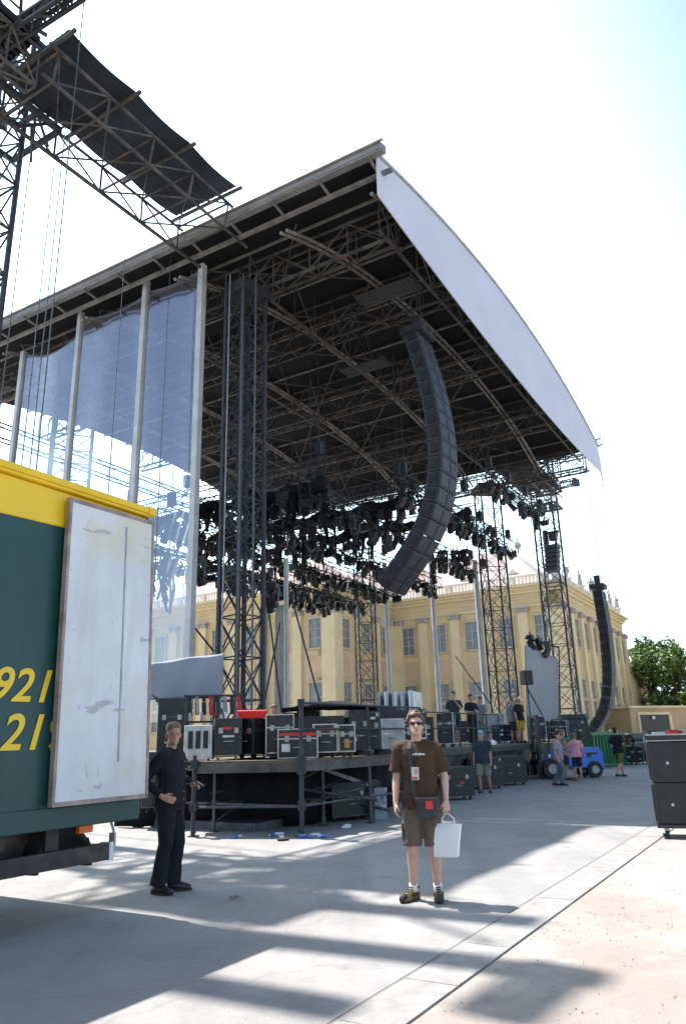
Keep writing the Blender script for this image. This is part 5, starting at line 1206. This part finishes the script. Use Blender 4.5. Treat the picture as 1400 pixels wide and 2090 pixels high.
        for i in range(nb_):
            z = rnd.uniform(.1 if hair == 'messy' else .15, .24); th = rnd.uniform(-.45, 3.6) if z < .17 else rnd.uniform(0, 6.28); q = math.sqrt(max(.02, 1-((z-.13)/.112)**2)) if z > .13 else 1
            g.ell(hp((.076*q*math.cos(th), .008+.098*q*math.sin(th), z)), (amp*rnd.uniform(.7, 1.4)*s,)*3, 8, 6)
        if hair == 'messy':
            for i in range(9): g.ell(hp((-.055+.0137*i, -.078+.012*abs(i-4)*.5, .185+.012*math.sin(i*2))), (.016*s, .016*s, .02*s), 8, 6)
        part('hair', fuse(g, 'hair', hairm, min(vox, .008), 2), hairm, t, local=True)
    for k in (-1, 1): part('eye', G().ell(hp((k*.03, -.083, .103)), (.012*s, .007*s, .008*s), 8, 6), eyed, t, local=True, smooth=True)
    part('mouth', G().ell(hp((0, -.1, .034)), (.022*s, .006*s, .006*s), 8, 6), lips, t, local=True, smooth=True)
    if cap:
        g = G().loft([[hp((rx*math.cos(q*.3927), .008+ry*math.sin(q*.3927), z)) for q in range(16)] for z, rx, ry in ((.15, .083, .106), (.19, .08, .1), (.225, .06, .075), (.243, .02, .03))])
        g.loft([[hp((x, y, .152+.006*i)) for x, y in ((-.07, -.07), (-.055, -.15), (0, -.18), (.055, -.15), (.07, -.07))] for i in range(2)]); part('cap', g, cap, t, local=True, smooth=True)
    return t, hp, s
# main figure
mp_ = px(871, 1838, z=0); mrz = R(-7)
man, hp, s = person('man in a brown t-shirt and sunglasses standing on the road with a white bag', (mp_.x, mp_.y, 0), mrz, 1.82, skin, hairb, c_brown, c_khaki, shoe_y, .006,
    arms={-1: ((-.245, .03, 1.15), (-.262, -.05, .90)), 1: ((.25, .02, 1.15), (.245, -.07, .92))}, legs={-1: ((-.115, -.02, .5), (-.125, .02, .085), -.62), 1: ((.105, -.02, .5), (.115, .02, .085), .08)},
    head=(R(6), R(-10)), lean=(-.02, .01), hem=.84, sleeve=.62, short=.5, socks=True, hair='messy', curl=(1.15, .6), seed=4, hdir={1: ((0, -.25, -1), (-.4, .9, 0), -1)})
for k in (-1, 1): part('sunglass_lens', G().loft([[hp((k*(.034)+.026*math.cos(q*.628), -.099-d_+.012*abs(math.cos(q*.628)), .104+.018*math.sin(q*.628))) for q in range(10)] for d_ in (0, .005)]), eyed, man, local=True)
part('sunglass_frame', G().path([hp((-.079, .0, .108)), hp((-.068, -.085, .11)), hp((0, -.104, .112)), hp((.068, -.085, .11)), hp((.079, .0, .108))], .0035, 6), blackm, man, local=True)
part('neck_band', G().path([ (Vector((.078*math.cos(q*.3927), .012+.07*math.sin(q*.3927)-.012, 1.487-.022*(math.sin(q*.3927) < 0)*abs(math.sin(q*.3927))))*s) for q in range(17)], .009*s, 6), c_brown, man, local=True, smooth=True)
g = G()
for i, (x, w) in enumerate(((-.055, .02), (-.03, .024), (-.002, .02), (.022, .024), (.05, .02))): g.box((x*s, (-.128-.001*i)*s, (1.372+.003*(i % 2))*s), (w*s, .008, .016*s))
part('shirt_print', g, whitem, man, local=True)
part('shorts_pocket', G().box((-.205*s, -.005, .64*s), (.022, .12, .16)), c_khaki, man, local=True, bevel=.01)
Mm = Matrix.Translation((mp_.x, mp_.y, 0)) @ Matrix.Rotation(mrz, 4, 'Z')
def ml(v): return Mm @ (Vector(v)*s)
# shoulder bag with strap
t = thing('camera_bag', 'small black shoulder bag with a red patch worn across the man in brown', 'bag', ml((.06, -.2, .75)), mrz)
cb = Vector((.03, -.2, .75))
def bl(v): return Vector(((v[0]-.03)*1.12 if v[2] < .97 else v[0]-.06, v[1]+.2, v[2]-.75))*s
part('pouch', G().loft([[bl((.03+sx*w, -.205+sy*d_, z)) for sx, sy in ((-1, -1), (-.6, -1.12), (.6, -1.12), (1, -1), (1, .9), (-1, .9))] for z, w, d_ in ((.765, .075, .045), (.79, .092, .06), (.93, .098, .062), (.955, .092, .055))]), bagm, t, local=True, bevel=.01)
part('flap', G().loft([[bl((.03+sx*.102, -.21+sy*.066, z)) for sx, sy in ((-1, -1), (-.6, -1.15), (.6, -1.15), (1, -1), (1, .9), (-1, .9))] for z in (.915, .945, .965)]), bagm, t, local=True, bevel=.008)
part('red_patch', G().box(bl((.05, -.292, .90)), (.07*s, .012, .075*s)), redlab, t, local=True)
stp = [(-.075, .06, 1.5), (-.09, -.03, 1.505), (-.1, -.1, 1.43), (-.09, -.142, 1.3), (-.08, -.14, 1.15), (-.07, -.155, 1.02), (-.062, -.18, .94)]
rings = []
for p in stp: rings.append([bl(p)+Vector((sx*.019, sy*.004, 0))*s for sx, sy in ((-1, -1), (1, -1), (1, 1), (-1, 1))])
part('strap', G().loft(rings), blackm, t, local=True)
stp = [(.12, -.18, .95), (.19, -.1, 1.02), (.21, .04, 1.1), (.16, .13, 1.2), (.0, .15, 1.38), (-.07, .1, 1.49)]
part('strap', G().path([bl(p) for p in stp], .011*s, 6), blackm, t, local=True)
t = thing('pass_badge', 'small grey pass with a red stripe hanging on the brown shirt', 'badge', ml((-.045, -.155, 1.14)), mrz)
part('card', G().box((0, 0, .05), (.075, .006, .125)), alu, t, local=True); part('photo_patch', G().box((.012, -.005, .07), (.035, .004, .05)), skin2, t, local=True); part('red_stripe', G().box((-.005, -.005, .005), (.055, .004, .022)), redlab, t, local=True)
part('lanyard', G().path([(0, .0, .11), (.005, .012, .2), (-.02, .03, .32)], .004, 5), blackm, t, local=True)
# white paper bag
hb = ml((.24, -.10, .80)); t = thing('paper_bag', 'white paper carrier bag held by the man in brown', 'bag', hb-ZV*.40, mrz+R(-14))
rings = [[Vector((sx*w+sh_, sy*d_, z)) for sx, sy in ((-1, -1), (0, -1.1), (1, -1), (1, 1), (0, 1.1), (-1, 1))] for z, w, d_, sh_ in ((0, .115, .03, -.025), (.02, .122, .035, -.022), (.15, .127, .04, -.01), (.27, .131, .03, .01), (.31, .133, .014, .018))]
part('bag_body', G().loft(rings), paper, t, local=True, bevel=.004)
for y in (-.012, .012): part('bag_handle', G().path([(-.05, y, .3), (-.045, y, .36), (-.01, y*.5, .4), (.02, 0, .405), (.05, y*.5, .38), (.075, y, .36), (.08, y, .3)], .0045, 6), whitem, t, local=True)
# man in black
bp = px(340, 1822, z=0)
blk, hp2, s2 = person('man in a black shirt and trousers standing beside the truck door, hand on his hip', (bp.x, bp.y, 0), R(76), 1.8, skin2, hairg, c_black, c_navy if False else c_black, shoe_b, .006,
    arms={-1: ((-.27, .2, 1.17), (-.265, -.04, 1.0)), 1: ((.245, -.0, 1.17), (.16, -.19, 1.1))}, legs={-1: ((-.1, -.02, .5), (-.11, .05, .085), -.15), 1: ((.1, -.06, .5), (.1, -.03, .085), .35)},
    head=(R(-50), R(2)), hem=.9, short=.09, longs=True, hair='short', fat=1.2, curl=(.9, .35), seed=11, hdir={-1: ((.25, -.9, -.3), (.9, .3, -.1), 1), 1: ((-.2, -1, .1), (-.6, 0, -.8), -1)})
g = G()
for k in range(2): g.path([hp2((-.05+.1*k, .02, -.055)), hp2((-.045+.09*k, -.04, -.075)), hp2((-.02+.04*k, -.075, -.12))], [.012, .018, .012], 6)
part('collar', g, c_black, blk, local=True, smooth=True)
g = G()
for k in range(6): g.bar((.0, -.165-.012*k*(k < 4), 1.36-.08*k), (.0, -.172-.012*k*(k < 4), 1.36-.08*k), .007, 8)
part('shirt_buttons', g, galv, blk, local=True)
t = thing('phone', 'small dark phone held by the man in black', 'phone', Matrix.Translation((bp.x, bp.y, 0)) @ Matrix.Rotation(R(76), 4, 'Z') @ Vector((.13, -.3, 1.08)), R(76)); part('case', G().box((0, 0, .03), (.06, .11, .014), 0, Matrix.Rotation(.5, 3, 'X')), blackm, t, local=True, bevel=.004); part('display', G().box((0, -.0, .038), (.05, .09, .002), 0, Matrix.Rotation(.5, 3, 'X')), galv, t, local=True)
# people farther away
WALK = {-1: ((-.1, -.16, .52), (-.1, -.05, .13), -.1), 1: ((.1, .06, .5), (.1, .26, .12), .1)}
WALK2 = {1: ((.1, -.2, .52), (.1, -.26, .1), .1), -1: ((-.1, .08, .5), (-.1, .3, .13), -.1)}
FOLD = {1: ((.26, -.02, 1.16), (.03, -.24, 1.2)), -1: ((-.26, -.02, 1.16), (-.03, -.22, 1.16))}
UP = {1: ((.26, -.1, 1.2), (.1, -.24, 1.46)), -1: ((-.25, .0, 1.15), (-.25, -.12, .92))}
def far(x, y, rz, label, **k):
    z = k.pop('z', 0.0); Y = k.pop('Y', None)
    p = px(x, y, z=z) if Y is None else px(x, y, Y=Y)
    return person(label, (p.x, p.y, z if Y is None else z), R(rz), **k)
far(990, 1622, -28, 'man in a dark t-shirt, khaki shorts and blue cap walking past black cases', H=1.72, top=c_slate, bottom=c_sage, shoe=shoe_b, skinm=skin2, fat=1.22, legs=WALK, cap=mat('cap_blue', (.15, .42, .55), .7), seed=21)
far(1006, 1600, 25, 'person in a white shirt half hidden behind the man with the blue cap', H=1.7, top=c_white, bottom=c_sage, skinm=skin2, seed=22)
far(1146, 1606, 62, 'man in a mauve shirt and grey jeans with black hair walking by the blue forklift', H=1.62, top=c_mauve, bottom=c_jean, short=.09, hairm=haird, skinm=skin2, legs=WALK, seed=23, arms={1: ((.22, -.08, 1.16), (.16, -.28, 1.02)), -1: ((-.24, .06, 1.15), (-.24, -.02, .9))}, shoe=shoe_b)
far(1156, 1592, 100, 'man in a grey sleeveless top behind the man in mauve', H=1.72, top=c_grey, bottom=c_slate, skinm=skin2, tank=True, hairm=hairg, seed=24, fat=1.1)
far(1181, 1593, 170, 'person in a pink t-shirt and navy shorts seen from behind by the forklift', H=1.6, top=c_pink, bottom=c_navy, shoe=mat('sandals', (.3, .16, .1), .6), skinm=skin2, hairm=hairg, arms=UP, seed=25)
far(1267, 1587, 120, 'man in a black t-shirt and olive shorts striding right of the green container', H=1.76, top=c_black, bottom=c_olive, skinm=skin2, legs=WALK2, hairm=haird, arms=FOLD, seed=26, fat=1.05)
far(931, 1512, -20, 'man in a dark shirt and shorts on the stage right of the main figure', H=1.75, z=1.26, Y=25.5, top=c_slate, bottom=c_navy, skinm=skin2, arms=UP, seed=27)
far(966, 1510, 30, 'man in black standing on the far stage before the pale rack', H=1.72, z=1.26, Y=27, top=c_black, bottom=c_black, skinm=skin2, short=.09, arms=FOLD, seed=28)
far(985, 1510, -60, 'man in a grey t-shirt on the far stage behind the man in black', H=1.7, z=1.26, Y=28.5, top=c_grey, bottom=c_jean, short=.09, skinm=skin2, seed=29)
far(1066, 1528, 40, 'stagehand in a dark shirt, mustard shorts and white cap on the far stage', H=1.75, z=1.26, Y=30.3, top=c_black, bottom=c_mustard, skinm=skin2, cap=c_white, seed=30)
far(1052, 1528, -30, 'stagehand in a pale grey shirt beside the one in mustard shorts', H=1.68, z=1.26, Y=30.6, top=c_grey, bottom=c_slate, skinm=skin2, seed=31)
far(559, 1530, 10, 'person in a pale shirt whose head shows behind the red box', H=1.62, z=.75, Y=17.6, top=c_white, bottom=c_navy, skinm=skin2, seed=32)
far(1252, 1560, 30, 'person in a white cap behind the green container', H=1.72, top=c_jean, bottom=c_navy, skinm=skin2, cap=c_white, seed=33, Y=41, z=0.0)
far(1330, 1560, -40, 'person in a pale t-shirt bending among the gear rows at far right', H=1.6, top=c_white, bottom=c_navy, skinm=skin2, seed=34, Y=38, z=0.0, lean=(0, -.15))
